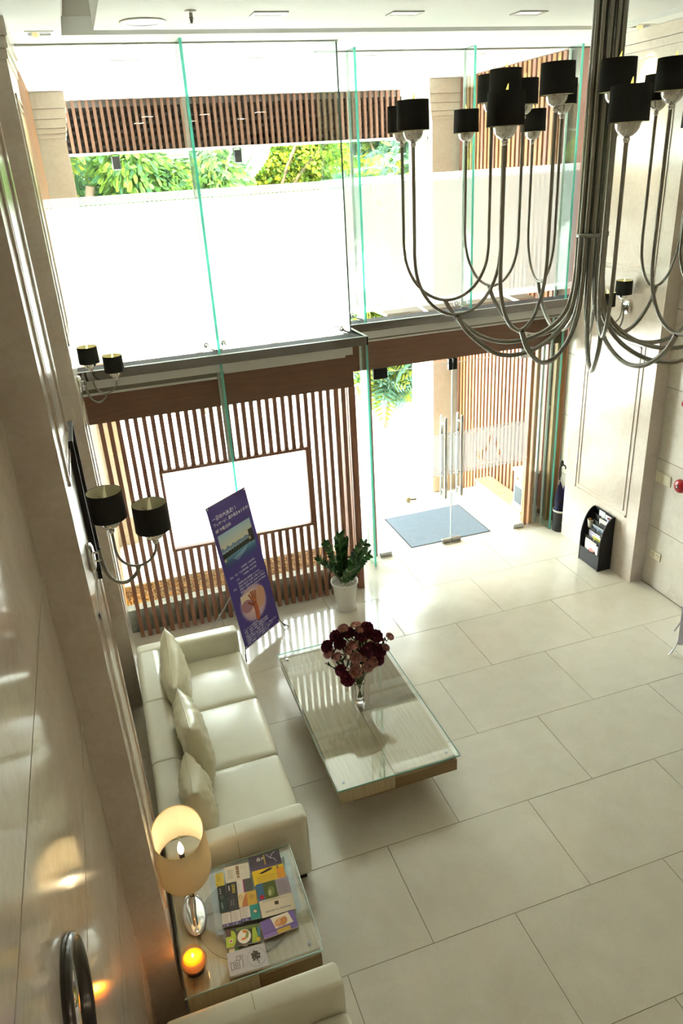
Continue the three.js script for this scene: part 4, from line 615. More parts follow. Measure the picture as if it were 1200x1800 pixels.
function jText(g, s, x, y, size, adv = 1.04, wgt = 0.095) { // strokes on a ten-by-ten grid; latin letters and figures from the sans face
  g.lineCap = 'round'; g.lineJoin = 'round';
  for (const ch of s) {
    if (/[\x21-\x7e]/.test(ch)) { g.font = `bold ${size}px sans-serif`; g.fillText(ch, x, y + size * 0.86); x += size * (ch === '!' ? 0.7 : 0.62); continue; }
    if (ch !== ' ' && ch !== '　') {
      let st = STROKES[ch]; if (!st) { const c = ch.codePointAt(0); st = `1${c % 3 + 1} 9${c % 3 + 1}|${2 + c % 3}0 ${2 + c % 3}5|${6 + c % 3}0 ${6 + c % 3}5|15 95|2${6 + c % 2} 8${6 + c % 2} 89 29 26|5${4 + c % 3} 5a`; }
      g.lineWidth = size * wgt; g.beginPath(); for (const l of st.split('|')) l.split(' ').forEach((p, i) => { const px = x + parseInt(p[0], 11) / 10.4 * size, py = y + parseInt(p[1], 11) / 10.4 * size; i ? g.lineTo(px, py) : g.moveTo(px, py); }); g.stroke();
    }
    x += size * adv * (ch === ' ' ? 0.5 : 1);
  }
  return x;
}
const bannerTex = canvasTex(600, 1600, (g, w, h) => {
  const bg = g.createLinearGradient(0, 0, w, h * 0.6); bg.addColorStop(0, '#55478f'); bg.addColorStop(0.6, '#4d3f96'); bg.addColorStop(1, '#483a8a'); g.fillStyle = bg; g.fillRect(0, 0, w, h);
  g.fillStyle = g.strokeStyle = '#f3f1fa';
  jText(g, '一日中大満足！！'.replace(/！/g, '!'), 42, 118, 50, 1.02, 0.115); jText(g, 'マッサージ、露天風呂あります!', 38, 186, 37.5, 1.0, 0.125); jText(g, "GFで受付中", 42, 250, 44, 1.02, 0.115);
  // pool at dusk
  const x0 = 50, y0 = 322, pw = 500, ph = 400; g.save(); g.beginPath(); g.rect(x0, y0, pw, ph); g.clip();
  const sky = g.createLinearGradient(0, y0, 0, y0 + 190); sky.addColorStop(0, '#a9cbe0'); sky.addColorStop(1, '#efe2c0'); g.fillStyle = sky; g.fillRect(x0, y0, pw, 200);
  g.fillStyle = '#7f95b4'; g.beginPath(); g.moveTo(x0, y0 + 200); for (let i = 0; i <= 20; i++) g.lineTo(x0 + pw * i / 20, y0 + 168 - 22 * abs(sin(i * 0.9 + 1)) - 8 * sin(i * 2.1)); g.lineTo(x0 + pw, y0 + 230); g.lineTo(x0, y0 + 230); g.fill();
  g.fillStyle = '#9fb7cf'; g.fillRect(x0, y0 + 185, pw, 26); g.fillStyle = '#2d3630'; g.beginPath(); g.moveTo(x0, y0 + 236); for (let i = 0; i <= 24; i++) g.lineTo(x0 + pw * i / 24, y0 + 206 + 8 * sin(i * 3.3) - i * 0.6); g.lineTo(x0 + pw, y0 + 250); g.lineTo(x0, y0 + 262); g.fill();
  const wt = g.createLinearGradient(0, y0 + 240, 0, y0 + ph); wt.addColorStop(0, '#8fb6d0'); wt.addColorStop(0.35, '#44749a'); wt.addColorStop(1, '#2d3e5e'); g.fillStyle = wt; g.beginPath(); g.moveTo(x0, y0 + 262); g.lineTo(x0 + pw, y0 + 240); g.lineTo(x0 + pw, y0 + ph); g.lineTo(x0, y0 + ph); g.fill();
  g.fillStyle = '#86b3cf'; g.beginPath(); g.moveTo(x0 + 120, y0 + 300); g.lineTo(x0 + 400, y0 + 248); g.lineTo(x0 + 330, y0 + 300); g.lineTo(x0 + 190, y0 + 352); g.closePath(); g.fill(); g.strokeStyle = '#274a66'; g.lineWidth = 3; g.stroke();
  g.fillStyle = '#2a2c2a'; g.fillRect(x0 + 430, y0 + 110, 70, 140); for (const [x, y] of [[x0 + 20, y0 + 282], [x0 + 435, y0 + 205]]) { const r = g.createRadialGradient(x, y, 2, x, y, 26); r.addColorStop(0, '#fff3c0'); r.addColorStop(1, 'rgba(255,190,90,0)'); g.fillStyle = r; g.fillRect(x - 30, y - 30, 60, 60); }
  const fd = g.createLinearGradient(0, y0 + 290, 0, y0 + ph); fd.addColorStop(0, 'rgba(77,63,150,0)'); fd.addColorStop(1, 'rgba(77,63,150,1)'); g.fillStyle = fd; g.fillRect(x0, y0 + 290, pw, 112); g.restore();
  g.fillStyle = g.strokeStyle = '#e9e6f4';
  const L = [[250, 748, '午前6時〜午前10時'], [204, 790, '午後3時30分〜午後12時'], [250, 832, '午前6時〜午後12時'], [60, 790, '男性　平日'], [135, 846, '土日'], [150, 893, '宿泊者の方は要予約になります。'], [60, 925, '女性'], [150, 928, '事前に受付までお申し付けください。'], [150, 963, '月曜から金曜の10:15am-11:00am,'], [150, 998, '月曜から日曜の11:15pm-12:00am']];
  for (const [x, y, s] of L) jText(g, s, x, y, 25, 0.98, 0.1);
  // hands print
  const cx = 290, cy = 1190, gl = g.createRadialGradient(cx, cy, 60, cx, cy, 230); gl.addColorStop(0, 'rgba(240,205,190,1)'); gl.addColorStop(0.75, 'rgba(205,170,190,0.9)'); gl.addColorStop(1, 'rgba(77,63,150,0)'); g.fillStyle = gl; g.fillRect(40, 1010, 520, 380);
  g.fillStyle = '#ead2bd'; g.fillRect(120, 1050, 210, 100); g.fillStyle = '#b07a86'; g.beginPath(); g.ellipse(190, 1190, 92, 70, 0.2, 0, 7); g.fill(); g.fillStyle = '#d8a184'; g.beginPath(); g.ellipse(400, 1180, 80, 120, 0.4, 0, 7); g.fill();
  g.strokeStyle = '#a84f30'; g.lineWidth = 62; g.lineCap = 'round'; g.beginPath(); g.moveTo(300, 1380); g.quadraticCurveTo(318, 1290, 300, 1200); g.stroke(); g.strokeStyle = '#c4603a'; g.lineWidth = 40; g.beginPath(); g.moveTo(306, 1380); g.quadraticCurveTo(326, 1290, 310, 1200); g.stroke();
  g.strokeStyle = '#8c3f2c'; g.lineWidth = 24; for (const [a, b, c, d] of [[300, 1200, 250, 1090], [305, 1190, 285, 1072], [315, 1190, 318, 1076], [325, 1196, 352, 1090], [286, 1220, 220, 1165]]) { g.beginPath(); g.moveTo(a, b); g.lineTo(c, d); g.stroke(); } g.strokeStyle = '#cf7a4e'; g.lineWidth = 10; for (const [a, b, c, d] of [[303, 1190, 256, 1092], [309, 1186, 290, 1076], [319, 1186, 322, 1080], [328, 1192, 354, 1094]]) { g.beginPath(); g.moveTo(a, b); g.lineTo(c, d); g.stroke(); }
  g.fillStyle = g.strokeStyle = '#e9e6f4';
  [[52, 1396, 'マッサージの営業時間'], [52, 1423, '平日： 14時〜23時!(最終受付22時)'.replace(/：/g, ':')], [52, 1450, '土日: 12時〜23時!(最終受付22時)'], [52, 1477, '30分 25$イン, 60分 50$イン'], [52, 1504, 'お客様の要望によりオイルマッサージもあります'], [52, 1531, '120分マッサージ(露天風呂付) 30$イン!'], [52, 1558, '60分 100分マッサージもあります']].forEach(([x, y, s]) => jText(g, s, x, y, 23.5, 0.98, 0.1));
});
function bannerStand(label, P0, yaw, mat, opt) { // P0: lower left corner of the sheet
  const t = thing('banner_stand', label, 'banner', P0, yaw), w = opt.w ?? 0.598, h = 1.582, tilt = 0.178;
  const sh = part('banner_sheet', box(0, w, 0, h, -0.0015, 0), std({ color: opt.back, roughness: 0.7 }), t); sh.rotation.x = -tilt;
  const face = part('print', new THREE.PlaneGeometry(w, h).translate(w / 2, h / 2, 0.0008), mat, sh); void face;
  part('hem', [box(0, w, -0.004, 0.004, -0.002, 0.0025), box(0, w, h - 0.004, h + 0.004, -0.002, 0.0025)], M.white, sh);
  for (const x of [0.018, w - 0.018]) for (const y of [0.018, h - 0.018]) part('eyelet', lathe([[0.003, 0.002], [0.009, 0.003], [0.009, 0.0], [0.003, 0]], 16).rotateX(PI / 2).translate(x, y, 0.001), M.chrome, sh);
  const top = (x) => [x, h * cos(tilt), -h * sin(tilt) - 0.006], hub = [w / 2, 0.66, -0.20];
  for (const s of [0, 1]) { part('pole', tube([[s ? w - 0.01 : 0.01, h * cos(tilt) - 0.01, -h * sin(tilt) - 0.01], [s ? w * 0.78 : w * 0.22, 1.1, -0.27], hub], 0.0055, 20, 8), M.steel, t); part('front_leg', [rod(hub, [s ? w + 0.045 : -0.045, -P0[1] + 0.012, 0.03], 0.005, 8), rod([s ? w + 0.025 : -0.025, -P0[1] * 0.5 + 0.01, 0.012], [s ? w + 0.07 : -0.07, -P0[1] + 0.007, 0.055], 0.0065, 8)], opt.leg ?? M.darkMetal, t); void top; }
  part('hub', rod([w / 2, 0.6, -0.205], [w / 2, 0.74, -0.215], 0.02, 12), M.darkMetal, t);
  const rear = part('rear_leg', [rod(hub, [w / 2 + opt.rx, -P0[1] + 0.008, -opt.rz], 0.008, 8)], M.steel, t); void rear;
}
bannerStand('purple banner on an X-shaped stand with Japanese writing, a pool picture and a hands picture', [0.856, 0.099, -6.44], 0.679, std({ map: bannerTex, roughness: 0.62 }), { back: 0xcfccd8, rx: -0.2, rz: 0.62 });
bannerStand('pale lilac banner stand cut by the right border, only edge and feet showing', [4.885, 0.11, -4.80], -0.62, std({ color: 0xdcdcf6, roughness: 0.6 }), { back: 0xb9b8dc, rx: -0.22, rz: 0.4, w: 0.48, leg: M.steel });

// ================================================================== black brochure rack and what it holds
{
  const x0 = 5.165, x1 = 5.345, z0 = -6.845, z1 = -6.465, h = 0.69;
  const t = thing('brochure_rack', 'black floor rack with curved sides and stepped pockets against the right pilaster', 'rack', [0, 0, 0]);
  const s = new THREE.Shape(); s.moveTo(0, 0); s.lineTo(0.18, 0); s.lineTo(0.18, h); s.lineTo(0.15, h); s.quadraticCurveTo(0.03, 0.63, 0.0, 0.36); s.closePath();
  const side = () => new THREE.ExtrudeGeometry(s, { depth: 0.009, bevelEnabled: true, bevelSize: 0.0015, bevelThickness: 0.0015, bevelSegments: 2, curveSegments: 16 });
  part('side_panel', side().translate(x0, 0, z0), M.blackPaint, t); part('side_panel', side().translate(x0, 0, z1 - 0.009), M.blackPaint, t);
  part('back_panel', box(x1 - 0.008, x1, 0, h, z0 + 0.01, z1 - 0.01), M.blackPaint, t);
  const pk = [[0.0, 0.006, 0.195], [0.045, 0.20, 0.345], [0.075, 0.33, 0.46], [0.105, 0.44, 0.56], [0.135, 0.55, 0.62]];
  pk.forEach(([dx, a, b], i) => { const n = new THREE.Shape(); n.moveTo(z0 + 0.011, a); n.lineTo(z1 - 0.011, a); n.lineTo(z1 - 0.011, b); n.lineTo((z0 + z1) / 2 + 0.02, b); n.lineTo((z0 + z1) / 2 + 0.016, b - 0.03); n.lineTo((z0 + z1) / 2 - 0.016, b - 0.03); n.lineTo((z0 + z1) / 2 - 0.02, b); n.lineTo(z0 + 0.011, b); n.closePath(); part('pocket_front', new THREE.ExtrudeGeometry(n, { depth: 0.006, bevelEnabled: false }).rotateY(-PI / 2).translate(x0 + dx + 0.008, 0, 0), M.blackPaint, t); part('pocket_floor', box(x0 + dx + 0.006, x1 - 0.008, a, a + 0.005, z0 + 0.01, z1 - 0.01), M.blackPaint, t); });
  const mag = (name, label, x, y0, hh, z, w, mats, tiltv, group) => { const m = thing(name, label, name === 'magazine' ? 'magazine' : 'leaflet', [x, y0, z]); m.rotation.z = -tiltv; if (group) m.userData.group = group; part('cover', box(-0.002, 0.0, 0, hh, -w / 2, w / 2), mats, m); part('pages', box(0.0, 0.005, 0.001, hh - 0.001, -w / 2 + 0.001, w / 2 - 0.001), M.paper, m); };
  const cov = (draw) => { const tx = canvasTex(128, 170, draw); return std({ map: tx, roughness: 0.4 }); };
  mag('magazine', 'glossy magazine with a pink and orange cover in the lowest rack pocket', x0 + 0.018, 0.012, 0.29, -6.62, 0.2, cov((g) => { g.fillStyle = '#f3efe9'; g.fillRect(0, 0, 128, 170); g.fillStyle = '#e9a9a4'; g.beginPath(); g.ellipse(60, 70, 40, 30, 0.3, 0, 7); g.fill(); g.fillStyle = '#6d3b34'; g.beginPath(); g.ellipse(88, 74, 16, 26, 0.2, 0, 7); g.fill(); g.fillStyle = '#e88b3c'; g.beginPath(); g.ellipse(80, 128, 34, 22, 0, 0, 7); g.fill(); }), 0.02);
  mag('magazine', 'white magazine behind the pink one in the lowest rack pocket', x0 + 0.031, 0.012, 0.305, -6.68, 0.21, cov((g) => { g.fillStyle = '#f6f6f2'; g.fillRect(0, 0, 128, 170); g.fillStyle = '#cfe0d0'; g.fillRect(10, 10, 70, 18); }), 0.02);
  mag('magazine', 'magazine with a yellow-green strip in the second rack pocket', x0 + 0.06, 0.207, 0.19, -6.60, 0.17, cov((g) => { g.fillStyle = '#eceadf'; g.fillRect(0, 0, 128, 170); g.fillStyle = '#c8c53c'; g.fillRect(0, 20, 128, 34); g.fillStyle = '#8b8f39'; g.fillRect(30, 28, 60, 12); }), 0.03);
  mag('magazine', 'pale lilac magazine in the second rack pocket', x0 + 0.068, 0.207, 0.21, -6.67, 0.21, cov((g) => { g.fillStyle = '#d9d8ec'; g.fillRect(0, 0, 128, 170); g.fillStyle = '#8d86c0'; g.fillRect(8, 12, 50, 12); }), 0.03);
  mag('magazine', 'blue-grey magazine in the third rack pocket', x0 + 0.088, 0.337, 0.17, -6.65, 0.24, cov((g) => { g.fillStyle = '#6f7f93'; g.fillRect(0, 0, 128, 170); g.fillStyle = '#c9d3dd'; g.fillRect(8, 8, 112, 10); }), 0.03);
  mag('magazine', 'white booklet standing in the fourth rack pocket below the cups', x0 + 0.118, 0.447, 0.16, -6.58, 0.18, cov((g) => { g.fillStyle = '#ece8e2'; g.fillRect(0, 0, 128, 170); g.fillStyle = '#b9b2a8'; g.fillRect(16, 10, 80, 8); }), 0.03);
  mag('leaflet', 'white leaflet with a red corner at the top of the rack', x0 + 0.148, 0.557, 0.12, -6.55, 0.1, cov((g) => { g.fillStyle = '#f2eef0'; g.fillRect(0, 0, 128, 170); g.fillStyle = '#b4464f'; g.fillRect(70, 20, 58, 50); }), 0.02);
  mag('leaflet', 'pale grey leaflet in the middle of the top rack pocket', x0 + 0.152, 0.557, 0.13, -6.67, 0.11, cov((g) => { g.fillStyle = '#dcdde2'; g.fillRect(0, 0, 128, 170); g.fillStyle = '#9fa2b0'; g.fillRect(12, 12, 80, 6); }), 0.02);
  const cup = (label, x, y, z, top, body) => { const c = thing('paper_cup', label, 'cup', [x, y, z]); part('wall', lathe([[0, 0.002], [0.026, 0.002], [0.036, 0.098], [0.038, 0.1], [0.036, 0.102], [0.034, 0.098], [0.025, 0.006], [0, 0.006]], 28), body, c); part('contents', lathe([[0, 0.09], [0.034, 0.09]], 24), top, c); };
  cup('paper cup with brown contents standing at the left top of the black rack', x0 + 0.085, 0.447, -6.785, std({ color: 0x8a5a22, roughness: 0.6, side: THREE.DoubleSide }), std({ color: 0xd9dccf, roughness: 0.6 }));
  cup('pale lilac cup standing at the right top of the black rack', x0 + 0.15, 0.557, -6.515, std({ color: 0xc7cbe6, roughness: 0.5, side: THREE.DoubleSide }), std({ color: 0xc3c7e2, roughness: 0.5 }));
}
// ================================================================== umbrella bin by the right glass fin
{
  const X = 5.405, Z = -7.62, t = thing('umbrella_bin', 'black round umbrella bin with a white rim beside the right door glass', 'umbrella stand', [X, 0, Z]);
  part('bin', lathe([[0, 0], [0.094, 0], [0.098, 0.006], [0.1, 0.29], [0.094, 0.292], [0.09, 0.02], [0, 0.014]], 40), M.blackPaint, t); part('rim', lathe([[0.094, 0.283], [0.102, 0.283], [0.104, 0.3], [0.1, 0.308], [0.092, 0.3]], 40), M.white, t);
  part('emblem', tube([[-0.035, 0.14, 0.0975], [-0.02, 0.165, 0.1], [0.002, 0.172, 0.1015], [0.024, 0.16, 0.1], [0.03, 0.15, 0.099]], 0.005, 20, 6), M.white, t);
  const um = (label, dx, dz, lx, lz, col, hook) => { const u = thing('umbrella', label, 'umbrella', [X + dx, 0.02, Z + dz]); const tip = V(0, 0, 0), end = V(lx, 0.86, lz), q = new THREE.Quaternion().setFromUnitVectors(V(0, 1, 0), end.clone().normalize());
    const g = lathe([[0.004, 0.03], [0.018, 0.08], [0.04, 0.28], [0.045, 0.46], [0.034, 0.56], [0.014, 0.63], [0.009, 0.65]], 20), p = g.attributes.position; for (let i = 0; i < p.count; i++) { const a = Math.atan2(p.getZ(i), p.getX(i)), k = 1 + 0.18 * sin(a * 5 + p.getY(i) * 9); p.setX(i, p.getX(i) * k); p.setZ(i, p.getZ(i) * k); } g.computeVertexNormals();
    part('folded_canopy', g.applyQuaternion(q), std({ color: col, roughness: 0.75, side: THREE.DoubleSide }), u); part('strap', lathe([[0.044, 0.4], [0.05, 0.4], [0.05, 0.42], [0.044, 0.42]], 18).applyQuaternion(q), std({ color: 0x2a2440, roughness: 0.7 }), u);
    part('shaft', rod([0, 0, 0], end.clone().multiplyScalar(0.97).toArray(), 0.004, 8), M.steel, u); part('hook_handle', tube([[0, 0.72, 0], [0, 0.86, 0], [0.012, 0.91, 0], [0.04, 0.925, 0], [0.066, 0.905, 0], [0.07, 0.87, 0]].map((a) => V(...a).applyAxisAngle(V(0, 1, 0), hook)), 0.01, 30, 10).applyQuaternion(q), M.black, u); void tip; };
  um('dark navy folded umbrella with a black hook handle, left one in the bin', -0.045, 0.01, -0.02, 0.0, 0x23264a, -0.5); um('purple folded umbrella with a black hook handle, right one in the bin', 0.035, 0.0, 0.01, 0.02, 0x4a3b86, 0.2); um('third folded umbrella, dark violet, behind the other two in the bin', 0.0, -0.045, 0.005, -0.03, 0x352b5e, 0.6);
}
// ================================================================== small fittings on the right wall
{
  const t = thing('switch_plate', 'beige double light-switch plate on the right wall next to the red bell', 'switch', [XR, 1.33, -5.975]);
  part('plate', rbox(-0.011, 0, -0.06, 0.06, -0.115, 0.115, 0.005), M.creamPlastic, t); for (const z of [-0.055, 0.055]) part('rocker', rbox(-0.015, -0.009, -0.042, 0.042, z - 0.042, z + 0.042, 0.003), M.creamPlastic, t);
  const s = thing('wall_socket', 'beige double power socket low on the right wall beyond the pilaster', 'socket', [XR, 0.41, -5.935]);
  part('plate', rbox(-0.01, 0, -0.048, 0.048, -0.08, 0.08, 0.004), M.creamPlastic, s); for (const z of [-0.04, 0.04]) { const f = part('socket_face', rbox(-0.012, -0.008, -0.036, 0.036, z - 0.034, z + 0.034, 0.0015), M.creamPlastic, s); part('slots', [box(-0.0135, -0.011, 0.006, 0.022, z - 0.014, z - 0.009), box(-0.0135, -0.011, 0.006, 0.022, z + 0.009, z + 0.014), box(-0.0135, -0.011, -0.022, -0.008, z - 0.003, z + 0.003)], M.black, f); }
  const b = thing('alarm_bell', 'round red fire alarm bell on the right wall beside the switch plate', 'alarm bell', [XR, 1.345, -5.72]);
  part('gong', lathe([[0, 0.052], [0.02, 0.052], [0.05, 0.046], [0.068, 0.032], [0.075, 0.012], [0.075, 0.0], [0, 0]], 40).rotateZ(PI / 2), M.red, b); part('centre_screw', lathe([[0, 0.06], [0.008, 0.06], [0.011, 0.052], [0, 0.052]], 16).rotateZ(PI / 2), M.chrome, b); part('badge', lathe([[0.012, 0.0535], [0.024, 0.0532], [0.024, 0.05], [0.012, 0.05]], 24).rotateZ(PI / 2), std({ color: 0x6a1018, roughness: 0.4 }), b);
  const a = thing('alarm_lamp', 'small red alarm lamp high on the right wall above the bell, cut by the border', 'alarm lamp', [XR, 2.225, -5.80]);
  part('base', lathe([[0, 0], [0.058, 0], [0.058, 0.014], [0.048, 0.02], [0, 0.02]], 32).rotateZ(PI / 2), M.red, a); part('lens', lathe([[0, 0.06], [0.02, 0.056], [0.034, 0.04], [0.038, 0.02], [0, 0.02]], 28).rotateZ(PI / 2), phy({ color: 0xc01828, roughness: 0.15, clearcoat: 1 }), a);
}
// ================================================================== leaflets on the side table
{
  const rk = thing('leaflet_holder', 'clear acrylic tiered holder carrying leaflets and cards on the side table', 'holder', [0.285, 0.5005, -3.27], -0.07);
  part('base_sheet', box(-0.255, 0.255, 0, 0.004, -0.24, 0.215), M.acrylic, rk); part('side_sheet', box(-0.258, -0.254, 0, 0.075, -0.24, 0.215), M.acrylic, rk); part('side_sheet', box(0.254, 0.258, 0, 0.075, -0.24, 0.215), M.acrylic, rk);
  for (let k = 0; k < 4; k++) part('tier', new THREE.BoxGeometry(0.508, 0.003, 0.112).rotateX(0.14).translate(0, 0.014 + (3 - k) * 0.006, -0.18 + k * 0.105), M.acrylic, rk);
  const P = (w, h, draw) => std({ map: canvasTex(w, h, draw), roughness: 0.38 });
  const lines = (g, x, y, w, n, st, c, hgt = 2) => { g.fillStyle = c; for (let i = 0; i < n; i++) g.fillRect(x, y + i * st, w * (0.7 + 0.3 * abs(sin(i * 7.3))), hgt); };
  function leaflet(name, label, x, z, w, h, deg, y, tilt, m, group, stack = 1) {
    const t = thing(name, label, name.includes('card') ? 'card' : 'leaflet', [x, y, z], deg * PI / 180); if (group) t.userData.group = group;
    const g = new THREE.Group(); void g; const c = part('front', new THREE.PlaneGeometry(w, h).rotateX(-PI / 2 + tilt).translate(0, 0.0006 + stack * 0.0012, 0), m, t); void c;
    part('sheets', new THREE.BoxGeometry(w, stack * 0.0022, h).rotateX(tilt), M.paper, t);
  }
  const Y = (r) => 0.548 - r * 0.006, T = 0.14;
  leaflet('leaflet', 'dark purple leaflet with white script and a gold stripe, at the back of the holder', 0.399, -3.44, 0.206, 0.112, -3, Y(0), T, P(206, 112, (g, w, h) => { g.fillStyle = '#3d3040'; g.fillRect(0, 0, w, h); g.fillStyle = '#4a3a58'; g.fillRect(0, 80, w, 32); g.strokeStyle = '#e6ddd4'; g.lineWidth = 3.4; jText(g, '露天', 52, 18, 26); g.fillStyle = '#a88a3c'; g.fillRect(98, 8, 9, 70); g.strokeStyle = '#ded6e8'; g.lineWidth = 3; g.beginPath(); g.moveTo(118, 10); g.lineTo(142, 42); g.quadraticCurveTo(150, 14, 176, 6); g.moveTo(142, 42); g.quadraticCurveTo(168, 44, 174, 74); g.stroke(); }));
  leaflet('leaflet', 'bright yellow leaflet with a black pen drawing, under the dark purple one', 0.401, -3.339, 0.202, 0.1, -3, Y(1), T, P(202, 100, (g, w, h) => { g.fillStyle = '#e6c414'; g.fillRect(0, 0, w, h); g.fillStyle = '#e79a1c'; g.fillRect(150, 20, 52, 80); g.fillStyle = '#2b2a24'; g.beginPath(); g.moveTo(40, 26); g.lineTo(110, 6); g.lineTo(132, 8); g.lineTo(120, 20); g.lineTo(60, 32); g.fill(); g.fillRect(160, 4, 8, 20); lines(g, 20, 46, 160, 7, 7, '#a8852a'); }));
  leaflet('leaflet', 'leaflet with a green garden photograph, a red dot and grey text', 0.405, -3.231, 0.206, 0.118, -3, Y(2), T, P(206, 118, (g, w, h) => { g.fillStyle = '#a49aa4'; g.fillRect(0, 0, w, h); g.fillStyle = '#3f6b92'; g.fillRect(0, 0, 48, h); g.fillStyle = '#4d5a1e'; g.fillRect(42, 0, 80, h); g.fillStyle = '#75803a'; g.beginPath(); g.ellipse(84, 66, 22, 34, 0.2, 0, 7); g.fill(); g.fillStyle = '#b3b57e'; g.beginPath(); g.ellipse(76, 74, 9, 20, 0.2, 0, 7); g.fill(); g.fillStyle = '#b01530'; g.beginPath(); g.arc(24, 90, 15, 0, 7); g.fill(); lines(g, 130, 14, 66, 13, 7, '#71656f'); }));
  leaflet('leaflet', 'cream leaflet with a small dark square emblem and a line of upside-down writing', 0.4, -3.12, 0.208, 0.106, -3, Y(3), T, P(208, 106, (g, w, h) => { g.fillStyle = '#d5ccb6'; g.fillRect(0, 0, w, h); g.fillStyle = '#2f2926'; g.fillRect(92, 26, 22, 20); g.fillStyle = '#8a806e'; g.fillRect(97, 33, 12, 3); lines(g, 20, 6, 160, 2, 6, '#8d8575'); g.save(); g.translate(104, 76); g.rotate(PI); g.fillStyle = '#4a5560'; g.font = 'bold 15px serif'; g.textAlign = 'center'; g.fillText('Welcome To Eternity', 0, 4); g.restore(); }));
  leaflet('leaflet', 'purple leaflet with a smiling face portrait, lying in front of the holder', 0.38, -3.0, 0.212, 0.108, 2, 0.518, 0.1, P(212, 108, (g, w, h) => { g.fillStyle = '#7d68b4'; g.fillRect(0, 0, w, h); g.fillStyle = '#e6dccb'; g.beginPath(); g.moveTo(66, 0); g.lineTo(176, 0); g.lineTo(190, 70); g.lineTo(80, 74); g.fill(); g.fillStyle = '#d9a877'; g.beginPath(); g.ellipse(112, 44, 34, 26, -0.2, 0, 7); g.fill(); g.fillStyle = '#c98a4c'; g.beginPath(); g.ellipse(138, 44, 20, 28, 0.5, 0, 7); g.fill(); g.strokeStyle = '#8a4a32'; g.lineWidth = 2; for (const [x, y] of [[100, 34], [124, 34]]) { g.beginPath(); g.arc(x, y, 5, 3.4, 6); g.stroke(); } g.strokeStyle = '#b4453c'; g.lineWidth = 3; g.beginPath(); g.arc(112, 48, 11, 0.4, 2.7); g.stroke(); g.fillStyle = '#6a5499'; g.fillRect(0, 78, w, 6); g.fillStyle = '#caa744'; g.fillRect(84, 82, 80, 26); g.fillStyle = '#9279c4'; g.fillRect(0, 84, 84, 24); }), undefined, 4);
  leaflet('leaflet', 'white leaflet with a column of brown Japanese characters at the back left of the holder', 0.213, -3.42, 0.152, 0.112, -6, Y(0), T, P(152, 112, (g, w, h) => { g.fillStyle = '#d8d3c4'; g.fillRect(0, 0, w, h); lines(g, 14, 22, 40, 11, 6, '#8f8a7c'); g.fillStyle = '#6e5226'; g.fillRect(70, 8, 18, 62); g.strokeStyle = '#e2d8b8'; jText(g, '大', 72, 10, 14); jText(g, '風', 72, 30, 14); jText(g, '呂', 72, 50, 14); g.fillStyle = '#8a6a34'; g.fillRect(72, 76, 16, 14); lines(g, 96, 12, 44, 3, 8, '#b5b0a2'); }));
